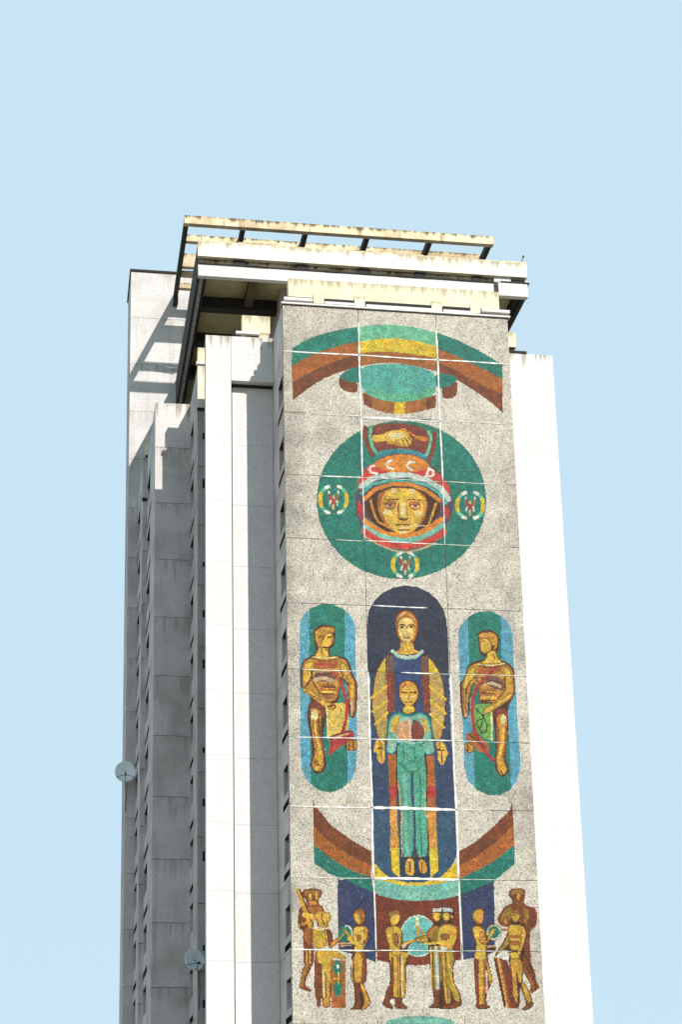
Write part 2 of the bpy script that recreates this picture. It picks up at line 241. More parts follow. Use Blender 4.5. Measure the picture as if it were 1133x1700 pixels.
ART = """P tl 41,4020 89,4058 168,4099 256,4129 349,4152 347,4077 254,4049 166,4014 98,3975 39,3935
P lg 349,4152 433,4168 521,4173 610,4166 708,4147 706,4076 608,4099 519,4104 441,4097 347,4074
P td 708,4147 806,4115 904,4068 991,4016 1012,4004 1009,3932 934,3970 851,4007 793,4035 705,4066
P ob 39,3935 98,3975 166,4014 254,4049 347,4077 345,4015 252,3978 174,3938 106,3897 40,3854
P ye 347,4074 441,4097 519,4104 608,4099 706,4076 703,4018 605,4029 517,4034 439,4032 346,4019
P ob 705,4066 793,4035 851,4007 934,3970 1009,3932 1005,3851 945,3877 867,3917 790,3961 703,4001
P br 40,3854 106,3897 174,3938 252,3978 345,4015 344,3953 251,3916 173,3875 105,3823 42,3764
P ob2 346,4019 439,4032 517,4034 605,4029 703,4018 701,3950 603,3970 515,3979 437,3974 344,3953
P br 703,4001 790,3961 867,3917 945,3877 1005,3851 1002,3761 942,3816 865,3869 788,3918 701,3950
P tl 41,4020 80,4050 118,4051 42,3993
O br 253,3898 251,3848 278,3823 336,3818 339,3869 294,3874
O ob2 355,3835 363,3765 440,3731 517,3724 605,3738 692,3771 695,3843 519,3790
P br 363,3823 398,3802 399,3743 363,3765
P br 652,3814 694,3832 692,3769 649,3754
P ye 502,3785 553,3788 551,3728 500,3724
O br 724,3882 723,3815 764,3816 795,3839 798,3915
O td 253,3901 295,3933 359,3960 356,3870 298,3872 260,3884
O td 693,3944 779,3935 800,3915 772,3884 697,3859
O tm 350,3907 358,3952 437,3969 525,3978 613,3968 691,3944 698,3886 688,3830 607,3798 519,3784 441,3790 367,3821 354,3859
O lg2 385,3856 452,3828 549,3824 648,3851 688,3874 689,3832 607,3800 519,3786 442,3792 374,3817
O td 910,3329 880,3196 808,3078 701,2989 574,2940 441,2934 318,2973 219,3052 155,3162 135,3290 160,3422 229,3542 335,3635 463,3689 600,3696 727,3657 829,3575 892,3461
O tb 413,3530 468,3552 526,3557 592,3556 645,3534 636,3509 575,3531 517,3534 459,3524 401,3496
O rb 397,3657 444,3673 503,3682 561,3681 611,3672 647,3653 661,3627 657,3589 643,3547 628,3538 584,3554 526,3558 468,3553 419,3537 401,3571 393,3612
S lg 14 391,3659 387,3607 395,3562 410,3534
S lg 14 655,3649 666,3619 660,3581 641,3534
S rb 20 367,3650 367,3598 378,3553 394,3521
S rb 20 681,3644 679,3603 669,3556 652,3510
O sy 397,3617 443,3622 474,3641 521,3650 556,3637 580,3601 573,3582 559,3573 538,3567 525,3582 492,3594 461,3591 399,3582
O oc 461,3591 500,3591 534,3578 538,3565 515,3573 461,3580
O sp 466,3622 493,3634 528,3638 548,3631 539,3614 500,3601 469,3603
O or 527,3661 556,3655 586,3627 617,3625 652,3620 650,3600 613,3602 578,3617 552,3640 529,3650
S bd 5 531,3605 543,3573
S bd 5 547,3611 562,3580
S bd 5 561,3617 579,3590
S bd 5 556,3650 578,3618 594,3615
O pu 312,3317 334,3378 364,3436 397,3481 451,3519 521,3535 595,3531 656,3495 707,3437 742,3382 754,3321 745,3251 718,3190 688,3163 368,3148 332,3172 314,3231
O re 326,3395 360,3453 397,3484 421,3461 490,3438 416,3413 350,3370 325,3343
O re 649,3479 683,3453 718,3420 740,3381 744,3338 692,3375 632,3415 559,3442
O or 395,3481 451,3515 521,3531 587,3528 643,3499 658,3473 576,3444 490,3437 421,3459
S pb 26 343,3366 395,3407 477,3428 559,3431 640,3410 704,3371 733,3325
S tm 14 341,3331 386,3376 464,3400 558,3405 639,3385 695,3349 722,3302
S or 18 354,3306 402,3355 476,3383 558,3387 630,3363 694,3314
O re2 317,3282 342,3297 348,3215 325,3214
O re2 712,3297 739,3277 729,3225 709,3233
O bd 353,3280 381,3320 418,3350 476,3373 557,3376 622,3357 689,3305 698,3275 659,3209 599,3163 517,3138 429,3164 370,3216
O ob2 411,3330 447,3354 484,3368 573,3369 621,3345 638,3307 630,3246 606,3198 574,3166 549,3146 505,3144 465,3165 430,3202 411,3261
O sy 436,3340 483,3365 573,3365 611,3340 622,3293 610,3228 583,3179 550,3149 509,3147 473,3166 442,3207 430,3279
O oc 434,3331 452,3350 449,3298 439,3220 420,3266
O oc 607,3338 631,3324 631,3272 611,3219 617,3289
O ob2 441,3301 498,3306 493,3269 472,3260 444,3263
O ob2 551,3305 604,3307 605,3275 578,3263 554,3272
S br 6 449,3306 474,3312 504,3311
S br 6 545,3310 575,3314 606,3311
O ta 487,3280 486,3278 482,3275 477,3273 470,3272 463,3272 456,3272 451,3274 447,3276 446,3278 448,3281 451,3284 457,3286 463,3287 470,3287 477,3287 482,3285 486,3283
O oc2 479,3282 479,3279 477,3277 474,3276 471,3275 468,3274 464,3275 462,3276 460,3278 460,3281 460,3283 462,3285 465,3287 468,3288 471,3288 475,3287 477,3286 479,3284
O bk 474,3282 474,3280 473,3278 472,3277 470,3276 468,3276 467,3277 466,3278 465,3279 465,3281 465,3283 466,3284 467,3286 469,3286 471,3286 472,3286 473,3285 474,3283
O ta 602,3283 601,3280 597,3277 592,3275 585,3274 578,3274 571,3274 566,3276 562,3278 561,3281 563,3283 566,3286 572,3288 578,3289 585,3289 592,3289 597,3287 601,3285
O oc2 591,3284 591,3281 589,3279 586,3278 583,3277 580,3276 577,3277 574,3279 572,3281 572,3283 573,3285 574,3287 577,3289 580,3290 584,3290 587,3290 589,3288 591,3286
O bk 587,3284 586,3282 585,3280 584,3279 582,3278 581,3278 579,3279 578,3280 577,3281 577,3283 577,3285 578,3286 579,3288 581,3288 583,3288 584,3288 586,3287 586,3285
S br 5 449,3285 485,3289
S br 5 562,3288 601,3290
O sp 468,3248 467,3244 464,3240 460,3238 454,3236 448,3236 443,3237 438,3239 435,3242 434,3246 436,3250 439,3253 443,3256 449,3258 455,3258 460,3257 465,3255 468,3251
O sp 611,3250 610,3246 607,3243 603,3240 597,3239 591,3238 585,3239 581,3242 578,3245 577,3249 578,3252 581,3256 586,3259 592,3260 598,3261 603,3260 608,3257 611,3254
O sp 497,3354 496,3350 494,3346 490,3343 487,3341 483,3341 479,3343 476,3345 474,3349 474,3353 475,3357 477,3361 480,3364 483,3365 487,3365 491,3364 494,3362 496,3358
O sp 581,3356 580,3352 578,3349 575,3346 571,3344 567,3344 563,3345 560,3348 559,3351 558,3355 559,3359 561,3362 564,3365 568,3366 572,3367 576,3366 579,3363 580,3360
O ye 554,3337 552,3333 547,3329 539,3325 530,3323 520,3323 511,3324 503,3326 498,3330 497,3334 499,3339 504,3343 511,3346 521,3348 531,3349 540,3348 547,3345 552,3342
P sp 516,3301 532,3302 536,3233 518,3228
S ob2 8 505,3292 504,3231
S oc 6 542,3289 544,3233
O br 498,3227 519,3221 553,3226 539,3212 527,3210 506,3214
S br 7 492,3188 521,3195 554,3191
S sp 7 502,3176 526,3176 547,3180
S br 6 502,3167 526,3164 550,3170
O sp 547,3156 545,3153 541,3150 536,3148 529,3147 522,3147 515,3147 509,3149 506,3151 504,3154 506,3157 510,3160 515,3162 522,3163 529,3164 536,3163 542,3161 545,3159
S oc 10 381,3303 391,3252 410,3201 457,3176
S oc 10 675,3300 657,3247 637,3193
S sp 5 551,3188 636,3192
S or 26 353,3203 389,3174 440,3145 517,3136 590,3152 657,3191 695,3225
S tm2 22 353,3173 408,3139 476,3121 532,3118 598,3132 660,3166 704,3200
S re 30 350,3151 407,3113 475,3093 531,3088 597,3103 658,3131 706,3166
S ta 7 345,3130 411,3092 474,3068 530,3062 587,3075 666,3110
S wh 10 401,3468 385,3462 379,3449 387,3434 412,3431
S wh 10 484,3499 464,3490 457,3476 464,3461 488,3457
S wh 10 582,3496 561,3494 550,3479 556,3464 572,3456
S wh 10 650,3469 635,3428
S wh 10 650,3469 670,3455 668,3438 656,3429 638,3430
S lg 16 195,3357 184,3352 175,3344 167,3334 160,3321 156,3308 155,3293 156,3279 159,3266 165,3254 173,3244 182,3237 192,3233
S ye 18 160,3321 156,3308 155,3293 156,3279 159,3266
S wh 16 195,3357 184,3352
S wh 16 182,3237 192,3233
S lg 16 238,3360 248,3356 257,3348 265,3339 271,3327 274,3313 275,3299 273,3285 269,3271 263,3259 255,3248 246,3240 235,3235
S ye 18 271,3327 274,3313 275,3299 273,3285 269,3271
S wh 16 238,3360 248,3356
S wh 16 246,3240 235,3235
S pb 9 195,3333 196,3318
S re2 11 196,3318 202,3289
S pb 8 202,3289 197,3271
S pb 9 237,3335 235,3319
S ob2 11 235,3319 228,3290
S pb 8 229,3290 232,3271
S ta 11 215,3312 215,3294
S re2 16 215,3294 214,3272
S ta 10 214,3270 214,3251
S lg 17 811,3359 801,3354 791,3346 783,3336 776,3324 772,3310 770,3296 771,3282 774,3269 779,3257 787,3248 796,3241 806,3237
S ye 18 776,3324 772,3310 770,3296 771,3282 774,3269
S wh 17 811,3359 801,3354
S wh 16 796,3241 806,3237
S lg 16 855,3361 865,3357 874,3350 882,3341 887,3329 890,3316 891,3302 889,3288 885,3274 878,3262 870,3252 860,3244 849,3239
S ye 18 887,3329 890,3316 891,3302 889,3288 885,3274
S wh 16 855,3361 865,3357
S wh 16 860,3244 849,3239
S pb 9 811,3336 812,3321
S re2 11 812,3321 817,3291
S pb 8 817,3291 811,3274
S pb 9 854,3338 851,3322
S ob2 12 851,3322 843,3293
S pb 8 845,3293 847,3274
S ta 11 831,3315 830,3297
S re2 17 830,3297 829,3275
S ta 10 829,3273 828,3254
S lg 16 508,3058 498,3053 490,3046 482,3037 477,3026 473,3014 471,3001 472,2989 475,2977 480,2967 487,2958 495,2952 504,2948
S ye 18 477,3026 473,3014 471,3001 472,2989 475,2977
S wh 16 508,3058 498,3053
S wh 16 495,2952 504,2948
S lg 16 548,3059 558,3056 566,3050 573,3041 578,3030 581,3019 581,3006 580,2993 576,2981 570,2970 563,2961 554,2954 545,2950
S ye 18 578,3030 581,3019 581,3006 580,2993 576,2981
S wh 16 548,3059 558,3056
S wh 16 554,2954 545,2950
S pb 9 507,3040 508,3025
S re2 11 508,3025 513,2996
S pb 8 513,2996 508,2979
S pb 9 549,3042 546,3027
S ob2 11 546,3027 539,2997
S pb 8 541,2998 543,2979
S ta 11 527,3019 526,3002
S re2 16 526,3002 526,2980
S ta 10 525,2978 525,2960
P nb 349,2500 348,2614 351,2741 360,2787 383,2829 419,2867 468,2894 521,2906 574,2903 626,2880 665,2845 689,2804 701,2754 706,2672 703,2512
P nv 351,2500 703,2512 702,2207 352,2198
P nv 351,2199 703,2209 705,1909 350,1910
P nt 350,1912 705,1911 703,1708 676,1655 630,1614 566,1591 512,1585 457,1593 400,1617 349,1665
P br 99,1940 108,1913 173,1829 261,1766 340,1721 339,1661 249,1702 172,1752 100,1823
P ob 100,1823 172,1752 249,1702 339,1661 337,1610 257,1638 180,1681 100,1744
P td 100,1744 180,1681 257,1638 337,1610 348,1545 227,1598 159,1626 100,1665
P br 956,1941 942,1910 873,1841 789,1770 714,1727 713,1667 786,1705 859,1757 956,1844
P ob 956,1844 859,1757 786,1705 713,1667 712,1611 783,1643 865,1689 954,1758
P td 954,1758 865,1689 783,1643 712,1611 714,1543 780,1569 851,1598 882,1620 953,1678
P nv2 196,1602 232,1598 349,1545 348,1258 278,1285 193,1307
P nv2 714,1544 780,1571 859,1602 850,1307 817,1292 713,1270
P rb2 353,1544 431,1522 519,1515 619,1521 703,1540 704,1272 618,1254 510,1246 413,1255 351,1267
O tm2 345,1610 433,1584 522,1579 621,1586 708,1613 709,1538 618,1520 519,1514 431,1520 351,1540
P ye 348,1677 375,1645 405,1617 433,1603 491,1590 562,1593 630,1614 662,1644 702,1683 701,1611 629,1588 528,1577 461,1580 399,1592 344,1608
P nt 360,1686 400,1632 433,1609 491,1595 562,1597 626,1620 688,1691 691,1767 362,1762
O bd 470,2736 481,2778 520,2799 559,2786 579,2745 580,2709 563,2649 547,2637 555,2613 590,2605 615,2583 428,2577 450,2600 490,2610 495,2638 475,2682
O ob2 475,2737 485,2773 520,2792 553,2782 572,2745 572,2711 559,2653 539,2639 497,2642 480,2682
S ta 6 490,2755 517,2782 543,2771 560,2749
O sp2 487,2733 497,2749 521,2760 546,2752 558,2735 558,2694 546,2661 526,2641 508,2647 492,2669 485,2701
S oc 5 499,2753 522,2782 543,2755
S ta 5 483,2746 499,2772 519,2784
O oc 551,2744 568,2726 557,2667 543,2655 551,2685
S bd 6 485,2718 500,2726 516,2723
S bd 6 533,2723 546,2727 559,2721
O bk 511,2714 510,2712 509,2711 506,2709 504,2709 501,2709 499,2709 497,2710 495,2712 495,2714 495,2716 497,2717 499,2719 502,2719 504,2719 507,2719 509,2718 510,2716
O bk 552,2716 551,2714 550,2712 548,2711 545,2710 542,2710 540,2711 538,2712 536,2713 536,2715 537,2717 538,2719 540,2720 543,2721 545,2721 548,2720 550,2719 551,2718
S oc 5 524,2720 521,2688 527,2684
S br 5 510,2665 535,2667
S sp 6 514,2747 531,2748
S sp 6 495,2692 496,2674
O sy 496,2647 550,2644 550,2615 577,2602 524,2587 470,2595 493,2613
S oc 11 497,2640 501,2611 481,2599
P na 463,2582 583,2587 583,2506 582,2319 457,2315
S pb 15 457,2602 480,2583 523,2575 563,2584 588,2605
S tm2 5 459,2595 480,2575 523,2567 563,2575 586,2597
P bm 428,2579 459,2587 464,2502 426,2500
P bm 582,2584 612,2588 617,2504 582,2503
P rb 426,2500 464,2502 458,2330 428,2330
P rb 582,2503 617,2504 618,2333 584,2332
O bd 422,2579 394,2535 377,2499 362,2414 356,2347 371,2260 383,2199 422,2200 430,2327 427,2500
O bd 618,2585 645,2553 666,2513 683,2446 686,2357 674,2268 658,2206 620,2205 613,2333 615,2507
O ta2 426,2574 401,2535 382,2499 368,2414 362,2347 376,2260 388,2203 418,2204 427,2327 426,2500
O ta2 614,2581 640,2552 661,2513 677,2446 680,2357 668,2268 653,2210 624,2210 616,2333 617,2507
P ye 426,2572 408,2544 389,2505 425,2507
P ye 616,2579 634,2554 654,2512 617,2510
S ye 11 362,2391 426,2445
S ye 10 363,2328 426,2378
S ye 10 372,2272 427,2325
S ye 10 616,2448 684,2392
S ye 10 618,2385 680,2329
S ye 11 615,2323 671,2267
S oc 5 366,2374 426,2425
S oc 5 366,2310 427,2358
S oc 5 616,2426 679,2374
S oc 5 617,2364 675,2312
O sy 374,2205 412,2206 412,2153 408,2109 393,2098 378,2113 374,2152 366,2147 361,2156
S br 5 389,2200 397,2174 379,2164 407,2165
S br 5 396,2161 395,2105
O sy 629,2203 671,2204 686,2147 677,2141 669,2111 655,2097 641,2114 640,2159
S br 5 649,2198 648,2171 630,2167 667,2164
S br 5 657,2159 656,2105
P ob 422,2140 460,2141 457,2002 426,2002
P re2 424,2002 456,2006 455,1957 429,1952
P ob 426,1954 455,1957 454,1907 425,1908
P or2 425,1906 455,1907 458,1737 422,1736
P ye 422,1736 458,1737 457,1614 426,1636
P ob 586,2138 623,2141 624,2006 587,2005
P re2 586,2005 624,2008 625,1965 589,1958
P ob 587,1958 623,1963 623,1909 585,1908
P or2 585,1907 623,1908 622,1740 587,1739
P ye 587,1739 622,1740 624,1643 589,1616
P nt2 460,1704 587,1706 584,1616 460,1614
O bd 460,2202 589,2206 591,2040 584,1910 589,1702 528,1692 520,1692 464,1693 466,1848 464,1912 456,2020 457,2089
O tm3 468,2202 528,2193 581,2203 581,2140 586,2040 579,1910 584,1706 530,1698 530,1892 521,1913 522,1892 522,1700 468,1699 471,1848 469,1912 462,2020 462,2089
S nv 11 524,2064 523,1952 529,1892 525,1700
S tm2 14 490,2055 493,1977 494,1917
S tm2 14 487,1866 491,1785 496,1709
S td 5 557,2048 559,1979 555,1918
S td 5 551,1867 554,1786 554,1710
S td 5 472,2107 498,2077 524,2064 549,2073 581,2109
S td 5 514,2169 540,2174 540,2113 517,2116
S td 5 489,2181 495,2116
S ta 5 464,2028 470,1912 477,1878 470,1827 470,1702
S ta 5 578,1979 576,1910 583,1868
O tm2 433,2232 466,2215 456,2144 414,2149
O tm2 584,2219 616,2228 628,2149 581,2143
S pb 7 468,2200 528,2192 580,2205
S ta 6 427,2197 446,2171
O sy 491,1691 519,1692 522,1621 484,1624 480,1650
O oc 540,1689 566,1689 577,1643 563,1629 543,1633
S br 5 502,1679 503,1637
S br 5 553,1680 553,1642
O bd 474,2426 486,2463 520,2476 555,2467 572,2429 561,2380 550,2357 552,2327 491,2323 497,2351 480,2389
O or2 480,2426 489,2458 520,2470 550,2462 567,2429 557,2384 529,2356 503,2360 485,2390
O sy 488,2422 502,2447 541,2451 557,2424 550,2386 529,2359 508,2362 491,2389
S ob 6 485,2422 497,2445 515,2452 507,2458
S br 8 492,2417 513,2419
S br 8 531,2419 553,2419
S oc2 6 525,2419 520,2388
S br 6 509,2375 534,2376
S sp 9 498,2400 511,2398
S sp 8 537,2401 548,2400
O sy 500,2360 544,2358 546,2333 519,2322 495,2328
O td 423,2279 434,2308 469,2332 519,2315 572,2334 610,2313 619,2267 622,2196 417,2191
O tm2 432,2279 441,2303 469,2325 519,2308 571,2326 603,2308 610,2266 615,2196 424,2191
S td 6 472,2328 498,2314 528,2312 567,2328
O sy 441,2288 461,2312 487,2311 454,2242 437,2233
O sy 571,2314 594,2300 610,2238 586,2250
S oc 5 482,2309 459,2262
S oc 5 573,2312 589,2266
O ta3 451,2242 472,2284 519,2299 520,2197 481,2201
O rb 531,2297 567,2292 588,2246 576,2203 524,2197
S pk 9 522,2299 524,2196
P td 55,2705 68,2745 104,2785 151,2806 204,2806 250,2786 285,2751 298,2702 296,2501 293,2172 286,2083 268,2030 227,1989 175,1970 124,1978 79,2014 54,2066 50,2136 51,2373
P lb 55,2705 68,2745 99,2782 94,2494 93,2002 71,2026 53,2072 50,2136 51,2373
P lb 253,2784 285,2751 298,2702 293,2172 286,2083 268,2030 247,2007 250,2200 248,2560
O bd 59,2541 100,2568 126,2580 113,2652 117,2686 137,2707 184,2713 213,2702 211,2668 203,2619 182,2600 184,2571 211,2575 257,2565 273,2530 282,2488 302,2453 298,2380 292,2320 277,2289 257,2316 258,2391 252,2451 229,2474 222,2438 219,2366 165,2340 161,2281 142,2209 153,2151 160,2092 139,2048 105,2053 87,2087 104,2138 91,2226 82,2284 85,2344 105,2374 58,2421 54,2457
L oc 66,2540 100,2559 199,2568 251,2559 265,2530 273,2488 294,2452 290,2380 285,2320 274,2298 261,2319 265,2361 259,2409 249,2463 226,2483 219,2438 213,2375 148,2357 108,2374 64,2420 62,2457
L sy 139,2659 184,2684 200,2661 195,2625 176,2605 153,2610 137,2635
L oc 119,2676 137,2698 178,2706 209,2700 206,2674 184,2678 161,2660 148,2629 138,2604 124,2631
S or2 9 134,2677 178,2694
S bd 5 174,2654 192,2655
S oc 6 189,2649 197,2634 186,2630
S oc 8 147,2617 173,2603
L sy 136,2613 173,2603 181,2563 103,2552 130,2583
L sy 67,2528 105,2548 113,2501 83,2440 66,2454
L sy 229,2546 256,2534 262,2486 244,2460 229,2498
L sy 263,2451 289,2446 285,2380 266,2379
S ta 13 273,2368 270,2314
L sy 63,2428 92,2417 160,2365 196,2360 189,2329 165,2334 103,2385 67,2408
O ob 112,2548 217,2557 222,2519 116,2506
S re2 6 123,2531 204,2534
O bm 106,2493 216,2503 209,2459 121,2452
S ta 15 117,2463 156,2471 197,2460
O ob2 137,2446 209,2448 207,2375 144,2379
S sy 15 149,2406 201,2407
S or2 9 150,2428 202,2430
O rb 90,2353 114,2373 155,2346 160,2316 148,2285 97,2313
L oc 91,2335 137,2337 144,2280 134,2209 145,2150 152,2092 134,2056 108,2060 94,2089 113,2138 100,2226 89,2285
O sp 128,2305 127,2296 124,2289 120,2283 115,2280 110,2280 105,2283 101,2288 98,2295 98,2304 99,2312 101,2320 106,2326 110,2329 116,2329 120,2326 124,2321 127,2313
S sy 15 112,2262 119,2197 135,2138
S br 9 141,2274 137,2203 151,2127
S sy 20 129,2109 117,2074
P ye2 161,2339 194,2358 241,2365 258,2318 257,2247 167,2203
S sp 8 166,2337 168,2207
O oc 208,2346 207,2341 203,2336 197,2333 190,2331 183,2330 177,2332 171,2335 168,2340 166,2345 168,2351 171,2355 177,2359 184,2361 191,2361 198,2360 203,2356 207,2352
S bd 5 171,2344 203,2350
S bd 5 226,2333 228,2327
O re2 174,2195 191,2221 250,2241 280,2243 282,2207 243,2187 193,2145 162,2126 178,2169
S ta 8 191,2205 255,2230
L oc 247,2199 292,2200 289,2155 247,2152
S br 6 260,2192 259,2156
S br 6 276,2195 276,2157
S re2 14 203,2496 227,2461 243,2407 254,2366 248,2289 232,2234
S bd 5 103,2506 102,2470 87,2443 69,2425
S bd 5 113,2471 124,2489 160,2485 194,2495
S bd 5 146,2432 201,2431
S bd 5 172,2450 172,2433
S bd 5 145,2401 197,2402
S bd 5 229,2510 245,2466 262,2440
S bd 5 260,2365 268,2347 265,2316
S bd 5 104,2492 108,2453 137,2401
S bd 5 137,2650 148,2662 159,2646
S bd 5 156,2610 179,2609 195,2625
S bd 5 180,2658 193,2659
S br 5 118,2555 161,2548 213,2558
S sp 5 110,2564 161,2561 217,2568
S bd 5 95,2320 91,2224
S bd 5 133,2312 130,2269 133,2212
S bd 5 108,2103 122,2082
S bd 5 117,2108 129,2086
S bd 5 180,2205 187,2166
S bd 5 171,2209 205,2223 265,2237
S bd 5 243,2189 242,2158
S oc 5 159,2423 180,2424
S bd 5 176,2344 191,2358 204,2345 191,2332
S ob2 7 72,2434 86,2403 141,2370
S ob2 6 288,2441 286,2361 277,2317
S ob2 6 75,2554 68,2505 66,2451
S ob2 6 146,2610 150,2579
S ob2 7 125,2290 124,2234 142,2173
S ob2 6 106,2285 108,2233 121,2164
S ob2 7 211,2491 221,2447 205,2385
S ob2 5 233,2510 258,2471 270,2422
P td 750,2688 764,2732 802,2775 851,2800 905,2802 947,2782 981,2746 994,2697 994,2524 998,2251 999,2101 981,2042 950,1999 902,1974 849,1973 803,1995 764,2037 752,2095 754,2214 749,2516
P lb 750,2688 764,2732 797,2770 794,2517 797,2186 796,2002 764,2037 752,2095 754,2214 749,2516
P lb 947,2782 981,2746 994,2697 994,2524 998,2251 999,2101 981,2042 953,2003 955,2220 940,2400 940,2645
O bd 780,2541 823,2572 874,2584 839,2605 838,2679 837,2697 859,2712 904,2715 935,2691 933,2642 921,2608 925,2583 972,2566 994,2539 994,2432 976,2398 956,2364 957,2280 943,2189 932,2135 951,2079 920,2049 888,2075 885,2134 896,2188 895,2266 883,2332 832,2379 832,2439 810,2475 799,2426 786,2383 790,2341 766,2297 750,2328 748,2425 748,2470 771,2492
L oc 786,2540 822,2562 919,2575 966,2559 986,2535 986,2432 970,2401 909,2366 892,2387 832,2385 835,2444 808,2480 793,2426 780,2383 783,2341 765,2306 757,2334 755,2425 756,2466 778,2491
L sy 846,2679 882,2680 899,2650 892,2619 866,2604 849,2616 847,2648
L oc 840,2690 859,2703 901,2706 927,2687 926,2645 910,2618 898,2655 877,2679 848,2672
S or2 10 864,2692 906,2690
S bd 5 852,2661 869,2662
S oc 7 866,2609 891,2619
L sy 879,2618 915,2620 920,2583 951,2564 837,2556 872,2580
L sy 788,2528 822,2548 815,2499 771,2436 760,2454
L sy 949,2552 980,2535 974,2485 952,2503
L sy 763,2425 787,2426 782,2377 767,2377
S ta 12 772,2365 770,2323
L sy 971,2430 984,2419 903,2355 849,2337 855,2367 899,2380 959,2418
O ob 829,2548 937,2558 941,2521 827,2505
O bm 833,2499 940,2503 949,2442 907,2441 850,2475
S ta 14 854,2469 890,2473 926,2458
O ob2 842,2445 910,2447 907,2390 838,2388
S sy 14 846,2406 900,2406
S or2 8 849,2431 903,2432
O rb 890,2338 932,2364 956,2340 949,2308 906,2307
L oc 902,2331 949,2339 950,2280 937,2189 925,2135 943,2081 917,2057 896,2080 893,2134 904,2188 904,2266
O sp 946,2308 945,2301 942,2294 938,2289 934,2287 929,2287 925,2289 922,2294 920,2300 920,2308 921,2315 923,2322 927,2327 931,2329 936,2329 940,2327 943,2322 945,2316
S sy 14 931,2267 925,2207 907,2141
S sy 18 911,2117 922,2082
S br 8 907,2266 906,2194
P gr 802,2371 881,2380 879,2216 849,2222 792,2268
S sp 9 884,2338 879,2218
L sy 845,2337 861,2364 891,2377 902,2360 866,2334
S bk 5 813,2354 842,2325 860,2283 856,2253 838,2246 813,2288
S bk 5 848,2331 833,2270
S bk 5 817,2300 850,2313
O ob 764,2243 803,2251 838,2222 868,2193 859,2156 816,2161 795,2202 766,2219
L oc 755,2195 789,2208 803,2168 769,2152
S br 6 771,2191 774,2155
S re2 14 911,2546 867,2494 823,2450 805,2407 798,2335 801,2275 819,2216 847,2162 881,2127
S bd 5 814,2500 822,2482 839,2464
S bd 5 839,2464 890,2484 944,2473
S bd 5 846,2428 906,2426
S bd 5 842,2391 904,2392
S bd 5 948,2498 948,2443 913,2399
S bd 5 795,2481 775,2438 773,2383
S bd 5 869,2606 897,2622
S bd 5 898,2650 903,2632 913,2644
S br 6 831,2549 893,2542 954,2556
S sp 5 834,2555 894,2551 954,2564
S bd 5 910,2278 903,2194
S bd 5 943,2279 933,2195
S bd 5 910,2081 921,2064
S bd 5 779,2239 807,2216 853,2181
S bd 5 769,2215 788,2191
S ob2 7 985,2524 984,2438
S ob2 7 964,2401 909,2363
S ob2 7 760,2455 763,2395 772,2335
S ob2 7 906,2290 905,2194 895,2134
S ob2 7 903,2607 908,2582
S ob2 7 943,2279 935,2201 920,2141
S ob2 7 826,2500 838,2446
O br 45,1545 60,1559 99,1561 130,1557 129,1532 116,1514 114,1496 133,1487 139,1465 97,1457 91,1401 85,1331 94,1307 91,1262 88,1251 72,1217 54,1179 56,1161 80,1144 74,1135 50,1143 25,1154 35,1185 40,1220 55,1251 47,1254 51,1306 46,1355 50,1390 29,1393 28,1435 33,1481 62,1489 63,1513 48,1527
L oc2 51,1545 63,1554 99,1556 123,1553 121,1535 109,1542 91,1528 77,1545 66,1528 56,1531
L sy 73,1542 88,1542 88,1519 77,1509
L sy 99,1546 113,1542 113,1518 101,1513
O or2 68,1528 77,1513 73,1492 108,1493 105,1510 80,1506
O ob2 54,1387 78,1401 81,1352 77,1321 51,1355
O ob2 68,1485 108,1487 129,1482 129,1468 93,1461 72,1464
S oc 15 36,1408 61,1415 97,1436
S bd 5 32,1432 43,1401 82,1415
S sy 6 61,1303 62,1255
S sy 6 75,1303 74,1253
S oc2 11 63,1244 47,1206 39,1161
P sy2 20,1555 36,1563 91,1401 75,1393
S bd 5 37,1559 91,1403
S sy 22 56,1450 97,1443
L ye3 97,1457 115,1466 143,1464 164,1457 163,1436 153,1423 153,1401 110,1401 107,1429 93,1440
S br 5 127,1458 128,1433 138,1409
S br 5 107,1433 112,1405
S br 5 151,1423 145,1402
L ye3 88,1390 126,1394 132,1352 138,1318 94,1313 85,1359
O br 126,1392 159,1394 171,1370 169,1339 145,1317 134,1345
S sy 6 141,1384 147,1325
S sy 5 131,1387 138,1332
S sp 5 87,1396 117,1391 152,1396
L oc 167,1342 197,1357 216,1374 220,1367 198,1345 164,1316 154,1318
O br 93,1303 119,1304 118,1110 117,1112 118,1079 99,1073 98,1115 90,1117
L oc 118,1262 162,1262 158,1114 150,1112 159,1079 125,1073 126,1113 117,1114
L ye3 101,1310 171,1310 207,1290 224,1276 213,1269 178,1279 163,1273 160,1214 161,1175 154,1168 134,1213 125,1248 106,1260
S br 6 119,1248 122,1114
S sp 5 130,1227 130,1114
S br 5 138,1207 139,1114
S ye3 5 147,1172 146,1114
S br 5 154,1165 155,1114
P ob2 163,1266 221,1266 217,1073 159,1073
P ob 160,1124 218,1124 217,1073 159,1073
O td 207,1235 206,1224 202,1215 197,1208 191,1205 185,1205 179,1208 175,1215 172,1224 171,1234 172,1245 175,1254 180,1261 186,1265 193,1265 199,1261 203,1254 206,1245
O td 205,1152 203,1141 200,1131 195,1124 190,1120 183,1120 178,1124 173,1131 171,1141 170,1152 171,1162 174,1172 179,1179 185,1183 191,1183 197,1179 201,1172 204,1163
O wh 195,1240 195,1237 194,1235 192,1233 191,1232 189,1232 187,1233 185,1235 184,1237 184,1240 185,1242 186,1245 187,1246 189,1247 191,1247 193,1246 194,1245 195,1242
S sy 5 171,1191 197,1191
S sy 5 191,1216 190,1165
O td 252,1375 250,1364 245,1354 236,1347 227,1343 216,1342 206,1346 198,1353 193,1363 192,1374 194,1385 199,1395 207,1402 217,1406 228,1406 238,1402 246,1395 251,1386
